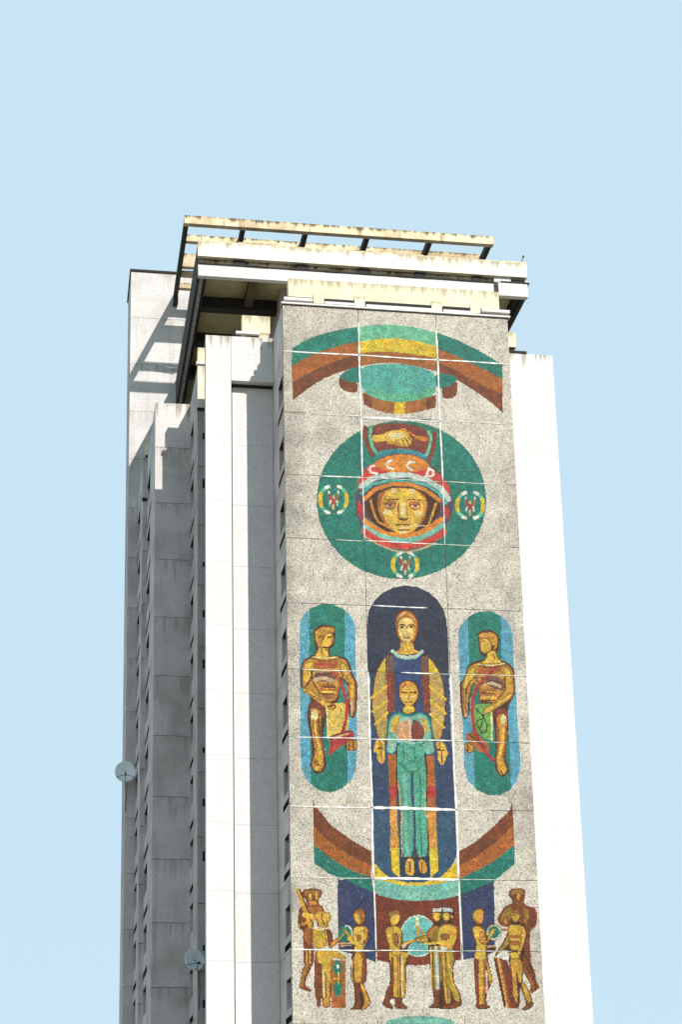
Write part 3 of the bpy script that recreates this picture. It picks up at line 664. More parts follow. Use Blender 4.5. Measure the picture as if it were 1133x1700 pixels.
S pb 6 226,1408 242,1403 252,1385 251,1361
L sy 215,1392 225,1393 244,1367 262,1353 250,1346 232,1367
S oc 5 197,1353 215,1374
P ta 199,1339 247,1339 250,1325 200,1322
S br 5 200,1330 249,1331
O bd 256,1459 265,1477 292,1482 311,1472 310,1431 301,1408 323,1389 320,1354 300,1322 311,1284 307,1178 291,1175 311,1128 324,1090 308,1075 284,1060 279,1066 232,1065 257,1083 254,1176 238,1182 246,1266 250,1347 253,1403 272,1408
O ob2 259,1458 267,1473 292,1479 307,1470 306,1431 297,1416 283,1423
L sy 261,1462 281,1463 288,1431 285,1410 269,1423 262,1437
L sy 258,1398 279,1406 308,1405 320,1386 317,1354 298,1325 295,1301 255,1301 267,1332 254,1346 254,1375
O ob2 266,1368 290,1375 290,1346 272,1339
L oc 300,1396 318,1382 315,1358 295,1329 288,1333 306,1361
S sy 12 237,1353 258,1334 288,1340 305,1372
O br 249,1300 298,1301 307,1284 303,1179 284,1176 266,1172 256,1175 240,1182 248,1266
L ye3 257,1297 291,1297 287,1180 266,1172 257,1180
S oc 5 269,1277 270,1180
S ta 5 249,1266 246,1183
S rb 6 299,1284 296,1183
O br 256,1175 280,1176 279,1111 279,1069 236,1067 261,1082 265,1111
L oc 274,1176 291,1176 307,1128 320,1090 306,1076 285,1063 282,1070 299,1094
S sy 5 284,1169 307,1111
O pb 605,1369 599,1339 585,1312 563,1292 538,1282 511,1282 486,1292 466,1311 453,1338 450,1368 455,1398 470,1425 491,1444 517,1455 544,1456 569,1445 589,1426 602,1399
O tm4 600,1369 594,1341 581,1316 561,1297 537,1287 512,1287 489,1297 470,1315 459,1340 455,1368 461,1396 474,1421 494,1440 518,1450 543,1450 566,1440 585,1422 596,1397
O bd 403,1464 413,1477 451,1478 459,1461 456,1426 447,1410 462,1391 460,1334 516,1359 523,1351 487,1333 479,1303 487,1282 474,1277 469,1113 450,1111 451,1094 476,1073 467,1066 418,1071 421,1113 414,1113 396,1101 417,1073 408,1066 366,1084 381,1118 386,1146 404,1173 403,1250 397,1299 403,1327 391,1355 390,1401 408,1409 406,1443
L oc2 406,1464 414,1473 449,1475 455,1461 445,1453 427,1457 414,1433 408,1436
L sy 426,1459 451,1457 455,1447 449,1426 429,1411 416,1414 412,1436
L ye3 393,1396 407,1407 447,1407 457,1391 456,1348 448,1320 443,1302 404,1302 407,1326 395,1354
L oc2 417,1375 443,1376 441,1323 425,1332
S sy 12 403,1372 416,1327 443,1303
L sy 454,1334 487,1348 516,1356 520,1349 487,1337 462,1320
O pk 455,1331 476,1334 474,1320 460,1315
P ye3 401,1299 443,1303 482,1299 483,1283 471,1278 466,1115 406,1115 408,1250
S br 13 416,1274 411,1115
S oc2 6 439,1285 435,1115
S br 5 449,1292 444,1116
S sp 5 456,1285 453,1117
S oc2 5 467,1278 463,1117
O br 404,1173 415,1169 399,1118 392,1097 415,1073 408,1068 370,1084 385,1118 389,1146
O br 423,1114 446,1114 447,1094 475,1074 468,1068 422,1073
S sp 12 527,1444 527,1416
S oc 11 520,1407 549,1374
S sy 10 525,1391 527,1360
L ol 516,1362 567,1374 590,1360 584,1342 530,1338 516,1348
S sy 5 523,1349 566,1356
O bd 589,1486 630,1488 679,1487 680,1467 689,1450 669,1432 678,1419 695,1404 692,1357 674,1326 681,1280 670,1241 670,1182 693,1137 702,1098 702,1085 658,1067 605,1070 604,1074 552,1071 585,1095 580,1143 571,1251 569,1325 566,1360 564,1392 590,1411 591,1438
L oc2 567,1391 590,1409 616,1413 613,1357 587,1342 567,1363
P pb 591,1483 629,1486 629,1470 590,1471
L sy 592,1467 625,1467 620,1438 605,1430 592,1444
P ol 573,1324 623,1331 616,1147 577,1143 574,1251
S pb 12 599,1321 601,1251 603,1150
S br 6 586,1321 584,1147
S ye3 5 578,1321 576,1164
S br 5 616,1322 612,1147
O br 583,1146 609,1147 605,1112 602,1077 556,1073 588,1094
P pb 634,1488 677,1484 677,1469 635,1470
L sy 635,1466 664,1465 660,1439 644,1431 634,1449
L oc 663,1463 686,1450 670,1435
L ye3 616,1402 636,1416 672,1417 692,1403 688,1357 669,1325 672,1304 614,1310 619,1335 606,1349 610,1377
L oc2 621,1377 661,1378 656,1356 624,1353
S sy 11 558,1336 616,1341 669,1333 683,1364
P pb 619,1325 651,1321 647,1311 618,1310
L ol 618,1310 672,1307 678,1280 665,1241 667,1182 690,1137 696,1098 670,1101 652,1164 657,1094 631,1084 624,1182
S ye3 9 650,1301 651,1238 663,1182 685,1112
S br 5 639,1301 637,1182 642,1091
S ye3 7 630,1301 633,1182 638,1095
S pk 5 651,1245 673,1220
O br 631,1087 659,1087 659,1073 609,1072
O br 670,1101 699,1098 700,1086 658,1068 655,1077
S tm2 22 392,1012 449,1025 519,1031 596,1026 656,1012
P tm2 381,1008 448,1022 519,1029 596,1022 667,1009 666,988 381,988
O bd 758,1458 770,1483 795,1489 813,1474 809,1440 797,1413 817,1387 817,1366 849,1409 858,1398 833,1357 819,1313 817,1277 824,1246 836,1190 822,1161 806,1134 802,1088 825,1078 799,1068 756,1071 761,1113 756,1182 759,1277 762,1309 769,1337 759,1372 753,1401 769,1418
L ye3 762,1458 774,1478 795,1484 809,1472 806,1440 792,1419 778,1433 765,1440
S oc2 6 768,1443 781,1422
S br 5 799,1454 806,1454
O or2 783,1465 805,1469 806,1440 792,1420 786,1436
L sy 757,1400 774,1414 795,1407 812,1386 811,1366 814,1337 809,1308 767,1308 774,1336 765,1372
L oc 791,1394 809,1383 808,1366 786,1362
S oc2 5 775,1362 810,1337
L oc 782,1361 811,1351 829,1366 831,1357 810,1333 789,1343
L sy 765,1308 809,1308 813,1277 803,1269 778,1273 762,1276
P rb 765,1273 779,1274 774,1085 763,1085 762,1182
P ye3 778,1274 798,1274 788,1085 773,1085
P ob2 797,1274 808,1275 798,1085 787,1085
S pk 8 811,1225 807,1137
L ye3 807,1281 820,1246 833,1190 821,1164 816,1218
O br 759,1088 799,1088 821,1078 798,1070 760,1074
O br 920,1560 934,1572 971,1575 994,1568 989,1539 982,1508 1012,1494 1030,1496 1039,1453 1029,1410 1005,1398 999,1346 1001,1303 1002,1254 1015,1226 1016,1191 1034,1159 1003,1136 985,1136 996,1169 972,1208 959,1254 962,1303 911,1409 882,1413 865,1434 869,1452 899,1497 930,1505 932,1528 919,1538
L oc2 926,1558 937,1567 970,1571 988,1564 983,1543 955,1553 936,1538
L oc 951,1553 970,1553 969,1524 953,1520
L oc2 877,1452 908,1491 930,1498 935,1459 912,1431 883,1423
L oc 891,1441 910,1452 911,1416 890,1423
L oc2 977,1492 1006,1485 1006,1453 991,1417 977,1424
O rb2 1009,1493 1030,1487 1035,1453 1026,1418 1005,1405 1001,1432 1011,1457
S ob2 6 967,1293 971,1236 991,1201 1007,1159
S bd 5 974,1296 997,1250 999,1219
S bd 5 926,1409 964,1307
O ob2 882,1388 879,1376 873,1365 864,1357 853,1353 841,1353 830,1357 822,1365 817,1375 815,1387 818,1399 824,1409 833,1417 844,1422 856,1422 867,1418 875,1410 880,1399
O pb 878,1388 876,1377 870,1367 862,1360 852,1357 842,1356 832,1360 825,1367 820,1376 819,1387 821,1398 827,1407 835,1414 845,1418 855,1418 865,1415 872,1408 877,1398
O td 873,1387 871,1378 866,1371 860,1365 851,1361 843,1361 835,1364 829,1370 825,1378 824,1387 826,1396 830,1404 837,1410 845,1413 854,1413 862,1410 868,1404 872,1396
L sy 818,1359 838,1394 853,1404 853,1394 837,1369 825,1352
S ob2 9 882,1398 911,1399
P ta 817,1330 857,1333 858,1324 817,1323
P bd 820,1323 856,1324 852,1309 825,1311
O bd 922,1474 935,1488 960,1485 969,1460 956,1428 975,1419 989,1405 987,1360 972,1314 965,1218 959,1183 972,1176 992,1134 997,1100 1003,1095 999,1080 965,1061 948,1068 974,1092 955,1141 948,1169 943,1073 891,1073 896,1113 912,1218 905,1278 906,1313 884,1310 862,1285 847,1286 857,1309 882,1340 906,1381 908,1416 926,1424
L ye3 926,1473 937,1484 958,1481 965,1460 952,1431 934,1434 928,1444
L oc2 929,1470 940,1484 960,1481 965,1460 950,1467
S br 5 932,1459 943,1460
L ye3 911,1412 926,1419 970,1416 983,1402 982,1366 969,1327 950,1313 914,1313 915,1352 909,1373
P ob2 914,1376 962,1377 960,1363 914,1364
P ob 916,1352 957,1352 954,1333 915,1334
S sp2 5 918,1358 957,1357
L ol 910,1380 886,1337 859,1306 852,1288 862,1288 885,1316 916,1345
L sy 970,1409 985,1399 981,1359 964,1317 948,1281 933,1267 938,1288 958,1331
L sy 914,1306 942,1303 956,1278 936,1266 915,1278
O rb2 840,1280 865,1280 906,1267 943,1085 938,1074 880,1074 861,1200
S bd 8 846,1278 880,1080
S or2 9 861,1278 891,1078
S oc2 5 868,1278 902,1078
S ye3 7 912,1262 931,1096
L oc 908,1277 963,1278 964,1218 958,1183 950,1176 936,1236 936,1172 940,1113 914,1112 916,1218
S ye3 9 933,1271 945,1218 948,1183
S ye3 8 919,1271 925,1183 929,1113
L ye3 954,1179 968,1176 987,1134 993,1099 975,1099 959,1148
O br 978,1099 1000,1095 995,1081 966,1064 953,1069
O br 906,1096 940,1096 939,1073 894,1074
S wh 11 862,1286 884,1306 905,1296 901,1278 883,1278"""
def chaikin(p, closed=True, n=1):
    for _ in range(n):
        q = np.roll(p, -1, 0)
        r = np.empty((len(p)*2, 2)); r[0::2] = .78*p+.22*q; r[1::2] = .22*p+.78*q; p = r
    return p
SHAPES = []
for line in ART.strip().split('\n'):
    t = line.split(); kind, colour = t[0], t[1]
    k = 3 if kind == 'S' else 2
    pts = np.array([[float(a) for a in s.split(',')] for s in t[k:]]) / 100.0
    w = float(t[2])/100.0 if kind == 'S' else 0.0
    if kind in 'OL': pts = chaikin(pts)
    lo, hi = pts.min(0)-w, pts.max(0)+w
    SHAPES.append((kind, colour, w, pts, lo, hi))
    if kind == 'L':                                  # dark contour row of tiles round the figure's lit planes
        ring = np.vstack([pts, pts[:1]])
        SHAPES.append(('S', {'sy': 'oc2', 'ye3': 'oc2'}  .get(colour, 'br'), .042, ring, lo-.05, hi+.05))
def paint(X, Z):
    """palette index of every tile centre; -1 = bare stone chips"""
    out = np.full(X.shape, -1, int); keys = list(PAL)
    lo = np.array([X.min(), Z.min()]); hi = np.array([X.max(), Z.max()])
    for kind, colour, w, pts, slo, shi in SHAPES:
        if (shi < lo).any() or (slo > hi).any(): continue
        s = np.nonzero((X >= slo[0]) & (X <= shi[0]) & (Z >= slo[1]) & (Z <= shi[1]))[0]
        if not len(s): continue
        x, z = X[s], Z[s]
        if kind == 'S':
            inside = np.zeros(len(s), bool)
            for a, b in zip(pts[:-1], pts[1:]):
                d = b-a; L = max(d@d, 1e-9)
                tt = np.clip(((x-a[0])*d[0]+(z-a[1])*d[1])/L, 0, 1)
                inside |= (x-a[0]-tt*d[0])**2+(z-a[1]-tt*d[1])**2 < (w/2)**2
        else:
            inside = np.zeros(len(s), bool)
            b = np.roll(pts, -1, 0)
            for (x0, z0), (x1, z1) in zip(pts, b):
                if z0 == z1: continue
                c = ((z0 > z) != (z1 > z)) & (x < (x1-x0)*(z-z0)/(z1-z0)+x0)
                inside ^= c
        out[s[inside]] = keys.index(colour)
    return out
GRIME = RNG.random((60, 24))
def soft(X, Z, s):
    x, z = X/s+3, Z/s; i, k = np.floor(x).astype(int) % 23, np.floor(z).astype(int) % 59
    fx, fz = x-np.floor(x), z-np.floor(z); fx = fx*fx*(3-2*fx); fz = fz*fz*(3-2*fz)
    return (GRIME[k,i]*(1-fx)+GRIME[k,i+1]*fx)*(1-fz)+(GRIME[k+1,i]*(1-fx)+GRIME[k+1,i+1]*fx)*fz
PAL_LIN = np.array([[lin(c) for c in v] for v in PAL.values()])
KALB = 0.60
def tile_colours(X, Z):
    idx = paint(X, Z); n = len(X)
    stone = np.array([lin(214), lin(205), lin(189)])
    col = np.where(idx[:, None] < 0, stone[None], PAL_LIN[idx])
    bare = idx < 0
    u = RNG.random(n)
    chip = np.ones(n)
    chip[u < .26] = .64; chip[u < .10] = .40; chip[u > .70] = 1.14; chip[u > .92] = 1.28
    col = col * np.where(bare, chip, 1.0)[:, None]
    v = np.exp(RNG.normal(0, np.where(bare, .06, .24)) + (soft(X+1.7, Z+3.1, .16)-.5)*np.where(bare, .22, .45) + (soft(X, Z, .55)-.5)*.22)
    flick = RNG.random(n)
    v = np.where(~bare & (flick < .06), v*.55, v); v = np.where(~bare & (flick > .95), v*1.22, v)
    col = col * v[:, None] * np.exp(RNG.normal(0, .06, (n, 3))) * np.exp((soft(X+9, Z+2, .21)-.5)[:, None]*np.array([.30, 0, -.22])*(~bare)[:, None])
    spot = ~bare & (RNG.random(n) < .012) & (col.mean(1) > .12)
    col[spot] = col[spot]*.5 + stone*.5
    # rain-washed dirt on the stone chips: drifting clouds, heavier along the two outer rims
    d = .55*soft(X, Z, 1.9) + .45*soft(X+4.3, Z+7.7, .7)
    rim = np.clip(1-np.minimum(X, W-X)/1.1, 0, 1)
    k = np.clip((d-.52)*1.7 + rim*.62*soft(X, Z+13, 2.7), 0, 1)
    col *= (1 - np.where(bare, .42, .12)*k)[:, None]
    return np.clip(col*np.where(bare, KALB, KALB*.86)[:, None], 0.002, .9)
def mosaic_panel(x0, x1, z0, z1, parent, tile=0.05):
    g_ = 0.012; x0 += g_; x1 -= g_; z0 += g_; z1 -= g_
    nx, nz = max(1, round((x1-x0)/tile)), max(1, round((z1-z0)/tile))
    dx, dz = (x1-x0)/nx, (z1-z0)/nz
    cx, cz = np.meshgrid(x0+(np.arange(nx)+.5)*dx, z0+(np.arange(nz)+.5)*dz); cx = cx.ravel(); cz = cz.ravel(); n = len(cx)
    jx, jz = RNG.uniform(-.16, .16, n)*dx, RNG.uniform(-.16, .16, n)*dz
    col = tile_colours(cx+jx, cz+jz)
    hx, hz = dx*.485, dz*.485
    tx, tz = RNG.normal(0, .0011, n), RNG.normal(0, .0011, n); base = -.004-RNG.uniform(0, .002, n)
    V = np.empty((n, 4, 3))
    for c, (sx, sz) in enumerate(((-1,-1),(1,-1),(1,1),(-1,1))):
        V[:, c, 0] = cx+sx*hx; V[:, c, 2] = cz+sz*hz; V[:, c, 1] = base+sx*tx+sz*tz
    slab = MB().box(x0, x1, 0.0, 0.10, z0, z1)
    verts = np.concatenate([np.array(slab.v), V.reshape(-1, 3)])
    nv = len(verts); nf = 6+n
    me = bpy.data.meshes.new('mosaic_panel')
    me.vertices.add(nv); me.vertices.foreach_set('co', verts.ravel())
    loops = np.concatenate([np.array(slab.f).ravel(), 8+np.arange(4*n)])
    me.loops.add(len(loops)); me.loops.foreach_set('vertex_index', loops)
    me.polygons.add(nf); me.polygons.foreach_set('loop_start', np.arange(nf)*4)
    me.materials.append(M_GROUT); me.materials.append(M_TESS)
    me.polygons.foreach_set('material_index', np.concatenate([np.zeros(6, int), np.ones(n, int)]))
    at = me.attributes.new('tile_colour', 'FLOAT_COLOR', 'CORNER')
    full = np.ones((nf*4, 4)); full[24:, :3] = np.repeat(col, 4, 0); at.data.foreach_set('color', full.ravel())
    me.update(calc_edges=True); me.validate()
    o = bpy.data.objects.new('mosaic_panel', me); COL.objects.link(o); o.parent = parent
    return o
mwall = MB().box(0.91, W, 0.11, 9.0, 0.0, ZR-0.02).obj('mosaic_wall', M_WALL, tower)
PANEL_LABELS = {(0,0):'left end of the upper rainbow arch',(0,1):'crown of the upper rainbow arch',(0,2):'right end of the upper rainbow arch',
 (1,1):'teal disc with orange rim under the arch',(2,1):'clasped hands above an orange helmet',(3,1):'cosmonaut face in a helmet',(3,0):'left wreath on a green disc',(3,2):'right wreath on a green disc',
 (4,1):'wreath below the helmet',(5,1):'head of a standing woman in a dark niche',(6,1):'child reading a book before the woman',(7,1):'child in green trousers',(8,1):'bare feet on a yellow crescent',
 (5,0):'head of a fair-haired athlete looking right',(6,0):'athlete holding a yellow board',(5,2):'head of an athlete looking left',(6,2):'athlete holding a green board',
 (8,0):'left half of the lower rainbow arch',(8,2):'right half of the lower rainbow arch',(9,0):'workers passing a teal disc',(9,1):'three men with a torch before a pale disc',(9,2):'woman offering a round mirror'}
for k in range(len(ROWS)-1):
    for c in range(3):
        o = mosaic_panel(COLS[c], COLS[c+1], ROWS[k+1], ROWS[k], mwall, 0.034 if ROWS[k] > 9 else 0.1)
        if (k, c) in PANEL_LABELS: o['label'] = 'mosaic panel with ' + PANEL_LABELS[(k, c)]
# white sealant run over some of the joints (ragged, uneven width)
def sealant(kind, a, u0, u1, w, name='joint_sealant'):
    m = MB(); n = max(3, int(abs(u1-u0)/0.12)); off = random.uniform(0, 50)
    pts = []
    for i in range(n+1):
        u = u0+(u1-u0)*i/n
        wob = .35*math.sin(u*5.1+off)+.3*math.sin(u*13.7+2*off)+random.uniform(-.25,.25)
        end = min(1.0, .25+min(abs(u-u0), abs(u1-u))/.35)
        pts.append((u, w*end*max(.3, .68+.36*wob)/2, .012*math.sin(u*1.3+off)))
    for sgn in (1,):
        for i in range(n):
            (ua, wa, oa), (ub, wb, ob) = pts[i], pts[i+1]; b = len(m.v)
            for y in (-.022, .004):
                for u, ww, o_ in ((ua,wa,oa),(ub,wb,ob)):
                    for s in (-1, 1):
                        m.v.append((u, y, a+o_+s*ww) if kind == 'h' else (a+o_+s*ww, y, u))
            q = [(0,2,3,1),(0,4,6,2),(1,3,7,5)]
            m.f += [tuple(b+j for j in f) for f in q]
    return m.obj(name, M_SEAL, mwall)
z = lambda r: 40.07-3*(r-1)          # joint r counts from the top
C1, C2 = COLS[1], COLS[2]
for args in (('v',C1,41.75,34.1,.10),('v',C1,34.05,31.1,.055),('v',C2,41.7,34.1,.10),('v',C2,34.05,31.0,.055),
             ('h',z(1),0.0,W,.09),('h',z(2)-.02,0.9,W,.05),('h',z(2)-.07,C1,C2,.12),('h',z(3),1.55,C1,.07),('h',z(3),C1,C2,.03),('h',z(3),C2,10.0,.035),
             ('h',z(4),2.2,C1,.035),('h',z(4),C1,C2,.05),('h',z(4),C2,9.9,.03),('h',z(5),3.75,6.2,.07),('h',z(6),0.6,C1,.05),('h',z(6),4.9,6.4,.08),('h',z(6),6.5,10.3,.03),
             ('v',C1,25.05,16.1,.12),('v',C1,16.0,13.1,.07),('v',C2,25.05,16.1,.12),('v',C2,16.0,13.3,.08),('v',C1,13.0,10.2,.03),('v',C2,13.0,10.2,.03),
             ('h',z(7),0.2,C1,.06),('h',z(7),C1,C2,.07),('h',z(7),C2,9.5,.025),('h',z(8),0.0,C1,.08),('h',z(8),C1-.05,C2+.05,.17),('h',z(8),C2,8.4,.05),
             ('h',z(9),0.0,C1,.035),('h',z(9),C1-.05,C2+.05,.15),('h',z(9),C2,9.0,.03),('h',z(10),0.0,C1,.08),('h',z(10),C1,C2,.05),('h',z(10),C2,9.2,.03)):
    sealant(*args)
# pale repair patch of render below the arch disc
# --- side faces with slots and loggia windows
def side_wall(x, y0, y1, ztop, zfloor, name, mat, slot, win, skip_top=False, base=0.0):
    """left-facing wall in the plane X=x: storey-high panels with a slot and a deep window each"""
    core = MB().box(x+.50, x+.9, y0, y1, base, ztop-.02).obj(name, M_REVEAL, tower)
    zs = [ztop]; zz = zfloor
    while zz > base+1: zs.append(zz); zz -= 3
    zs.append(base)
    for i in range(len(zs)-1):
        zt, zb = zs[i]-.012, zs[i+1]+.012
        holes = []
        if i > 0 or not skip_top:
            if zb+slot[3] < zt and zs[i]-zs[i+1] > 2.2:
                holes.append((y0+slot[0], y0+slot[1], zb+slot[2], zb+slot[3])); holes.append((y0+win[0], y0+win[1], zb+win[2], zb+win[3]))
        us = sorted({y0, y1, *[h[0] for h in holes], *[h[1] for h in holes]}); zc = sorted({zt, zb, *[h[2] for h in holes], *[h[3] for h in holes]})
        us = [u for u in us if y0 <= u <= y1]
        MB().grid('x', x, us, zc, .48, holes).obj('wall_panel', mat, core)
        if holes:      # added dark box: shade under the window head put into colour
            h = holes[1]; MB().box(x+.004, x+.47, h[0]+.002, h[1]-.002, h[3]-.05, h[3]-.002).obj('painted_lintel_shade', M_DARK, core)
        for h, mt, dep in zip(holes, (M_GLASS, M_PANE), (.012, .34)):  # near-black slot pane paints the shade of the slit
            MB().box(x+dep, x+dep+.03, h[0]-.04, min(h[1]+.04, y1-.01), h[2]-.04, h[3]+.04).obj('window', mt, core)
    return core
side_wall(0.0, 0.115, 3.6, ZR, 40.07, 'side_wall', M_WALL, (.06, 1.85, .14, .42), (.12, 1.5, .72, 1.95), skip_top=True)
# top slot under the rim band, right across to the wing
# --- wing beside the mosaic: rim band, slender pier, set-back panel
def wall_face(x0, x1, y, ztop, zs, name, mat, topmat, t=.30, joint=.02, base=0.0, body=None):
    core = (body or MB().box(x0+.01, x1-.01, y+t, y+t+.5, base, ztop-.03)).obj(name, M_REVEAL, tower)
    lv = [ztop]+[q for q in zs if q < ztop-.3 and q > base+.3]+[base]
    for i in range(len(lv)-1):
        MB().box(x0, x1, y, y+t-.003, lv[i+1]+joint/2, lv[i]-joint/2).obj('wall_panel', topmat if i == 0 else mat, core)
    return core
FL = [40.10-3*k for k in range(14)]
YB = 3.10
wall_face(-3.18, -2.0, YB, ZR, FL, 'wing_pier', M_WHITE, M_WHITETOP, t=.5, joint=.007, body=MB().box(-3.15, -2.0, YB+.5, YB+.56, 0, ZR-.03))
# rim band over the set-back panel, and a dark strip painting the shade under it
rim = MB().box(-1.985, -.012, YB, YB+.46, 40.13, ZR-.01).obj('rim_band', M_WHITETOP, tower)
MB().box(-1.99, -.012, YB+.34, YB+.69, 40.05, 40.125).obj('painted_shadow_gap', M_DARK, rim)
wall_face(-1.90, -.012, YB+.5, 40.04, [37.1-3*k for k in range(13)], 'recessed_wing_wall', M_WHITE, M_WHITE, t=.2, joint=.012,
          body=MB().box(-2.0, -.01, YB+.7, 21.3, 0, ZR-.05))
# second step of the wing
Y2 = 6.05
wall_face(-3.30, -2.02, Y2, ZR, FL, 'second_wing_wall', M_GRIMY_SHADE, M_FASCIA, t=.25, joint=.03, body=MB().box(-2.78, -2.02, Y2+.25, 10.3, 0, ZR-.05))  # lower panels coloured for shade, top panel for the lit end
b2 = MB().box(-3.32, -2.05, Y2-.05, Y2+.02, 40.0, 40.14).obj('painted_shadow_gap', M_DARK, tower)  # proud dark strip draws the shadow line in colour
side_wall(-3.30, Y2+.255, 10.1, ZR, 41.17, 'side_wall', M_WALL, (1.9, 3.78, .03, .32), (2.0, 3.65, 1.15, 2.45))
for k in range(1, 12):
    MB().box(-3.06, -2.1, Y2-.012, Y2+.05, FL[k]+.9+.5*(k%3), FL[k]+1.15+.6*(k%3)).obj('window', M_GLASS, b2)  # near-black patches on the face standing in for dark openings
# third step
YC = 10.10
wall_face(-5.06, -3.29, YC, ZR, [39.95-3*k for k in range(14)], 'third_wing_wall', M_WALL, M_WALLTOP, t=.3, joint=.024, body=MB().box(-4.5, -3.0, YC+.3, 21.3, 0, ZR-.05))
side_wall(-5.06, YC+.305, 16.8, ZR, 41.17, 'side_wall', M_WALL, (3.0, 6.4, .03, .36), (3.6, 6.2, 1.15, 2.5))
# fourth step
YD = 16.80
wall_face(-5.30, -4.52, YD, ZR, FL, 'fourth_wing_wall', M_WALL, M_WALL, t=.3, joint=.035, body=MB().box(-4.75, -4.55, YD+.3, 21.3, 0, ZR-.05))
d4 = MB().box(-5.33, -4.6, YD-.05, YD+.02, 39.98, 40.16).obj('painted_shadow_gap', M_DARK, tower)  # shadow line of this step, painted as a dark strip
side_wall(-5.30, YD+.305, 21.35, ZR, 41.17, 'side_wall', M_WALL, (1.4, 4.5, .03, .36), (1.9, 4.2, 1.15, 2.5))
# the far core slab that rises over everything
YE = 21.40; ZE = 56.6
ecore = wall_face(-5.85, 12.4, YE, ZE, [53.6-3*k for k in range(18)], 'core_slab', M_CORE, M_CORE, t=.3, joint=.02, body=MB().box(-5.75, 12.3, YE+.3, 24.9, 0, ZE-.05))
lv = [ZE]+[53.6-3*k for k in range(18)]+[0]
for i in range(len(lv)-1):
    if lv[i]-lv[i+1] > .5: MB().box(-5.85, -5.755, YE+.31, 24.95, lv[i+1]+.015, lv[i]-.015).obj('wall_panel', M_WALL, ecore)
pb_ = MB().tube((-4.35, YE-.28, 50.42), (-3.2, YE-.28, 50.30), .035, 8).tube((-4.3, YE-.30, 50.42), (-4.3, YE, 50.42), .03, 8).tube((-3.3, YE-.30, 50.31), (-3.3, YE, 50.31), .03, 8)
pb_.obj('rail', M_LIP, ecore)
MB().box(-5.92, 12.45, YE-.07, 25.0, ZE+.0, ZE+.13).obj('coping', M_DARK, ecore)
# right-hand wing
fw = wall_face(W+.02, 13.53, YB, ZR, FL, 'wing_wall', M_WHITE, M_WHITETOP, t=.4, joint=.006, body=MB().box(W+.05, 13.5, YB+.4, 21.3, 0, ZR-.05))
MB().box(W+.02, 12.25, YB-.03, YB+.5, ZR+.0, ZR+.13).obj('coping', M_DARK, fw)
# roofs of the steps
for x0, x1, y0, y1 in ((0.02, W-.02, .12, 8.9), (-1.95, -.03, YB+.02, 21), (-5.0, -2.1, 10.2, 21), (W+.05, 13.4, 3.6, 21)):
    MB().box(x0, x1, y0, y1, ZR-.01, ZR+.03).obj('roof', M_ROOF, tower)
# --- parapet beams on short posts, one over each step
def parapet(x0, x1, y, z0, z1, posts, depth=.45):
    p = MB().box(x0, x1, y, y+depth, z0, z1).obj('parapet_beam', M_CREAM, tower)
    for px in posts: MB().box(px-.24, px+.24, y-.02, y+depth*.8, ZR+.03, z0+.02).obj('post', M_CREAM, p)
    return p
p = parapet(.33, 10.2, .3, 43.02, 43.94, ())
for px in (1.72, 3.62, 7.22, 9.05): MB().box(px-.24, px+.24, .24, .62, 42.72, 43.20).obj('post', M_CREAM, p)
cp = MB().box(-.05, W+.1, -.10, .26, ZR+.02, ZR+.10).obj('coping', M_WHITE, tower)
MB().box(-.03, W+.05, -.02, .24, ZR-.005, ZR+.018).obj('painted_shadow_gap', M_DARK, cp)  # dark strip painting the shadow below the coping
MB().box(.10, 1.42, .05, .22, 42.70, 42.84).obj('rail', M_WHITE, cp); MB().box(1.98, 3.35, .12, .26, 42.66, 42.78).obj('rail', M_WHITE, cp)
MB().box(3.9, 6.95, .12, .26, 42.64, 42.76).obj('rail', M_WHITE, cp); MB().box(7.5, 8.8, .12, .26, 42.64, 42.75).obj('rail', M_WHITE, cp); MB().box(9.3, 10.62, .02, .2, 42.72, 42.86).obj('rail', M_WHITE, cp)
MB().box(.2, 10.3, .27, .5, ZR+.03, 42.98).obj('dark_gap_fill', M_DARK, cp)  # dark box filling the open gap under the parapet beam
p = parapet(-1.43, -.1, 3.4, 42.83, 43.72, (-.42,)); MB().box(-1.75, -.62, 3.16, 3.34, 42.62, 42.74).obj('rail', M_WHITE, p); MB().box(-1.2, -.2, 3.7, 3.8, 42.45, 42.84).obj('dark_gap_fill', M_DARK, p)
p = parapet(-3.27, -2.3, 6.3, 42.72, 43.5, ()); MB().box(-3.36, -2.3, 6.0, 6.25, 42.46, 42.60).obj('rail', M_WHITE, p); MB().box(-3.2, -2.4, 6.4, 6.6, 42.3, 42.75).obj('dark_gap_fill', M_DARK, p)
p = parapet(10.7, 11.85, 3.4, 42.90, 43.66, ()); MB().box(10.75, 11.75, 3.5, 3.7, 42.45, 42.9).obj('dark_gap_fill', M_DARK, p)
p = parapet(-5.17, -4.4, 17.0, 42.80, 43.65, ()); MB().box(-5.15, -4.5, 17.1, 17.3, 42.3, 42.82).obj('dark_gap_fill', M_DARK, p)
MB().box(-5.3, -4.5, 16.85, 17.05, 42.42, 42.56).obj('rail', M_LIP, p)

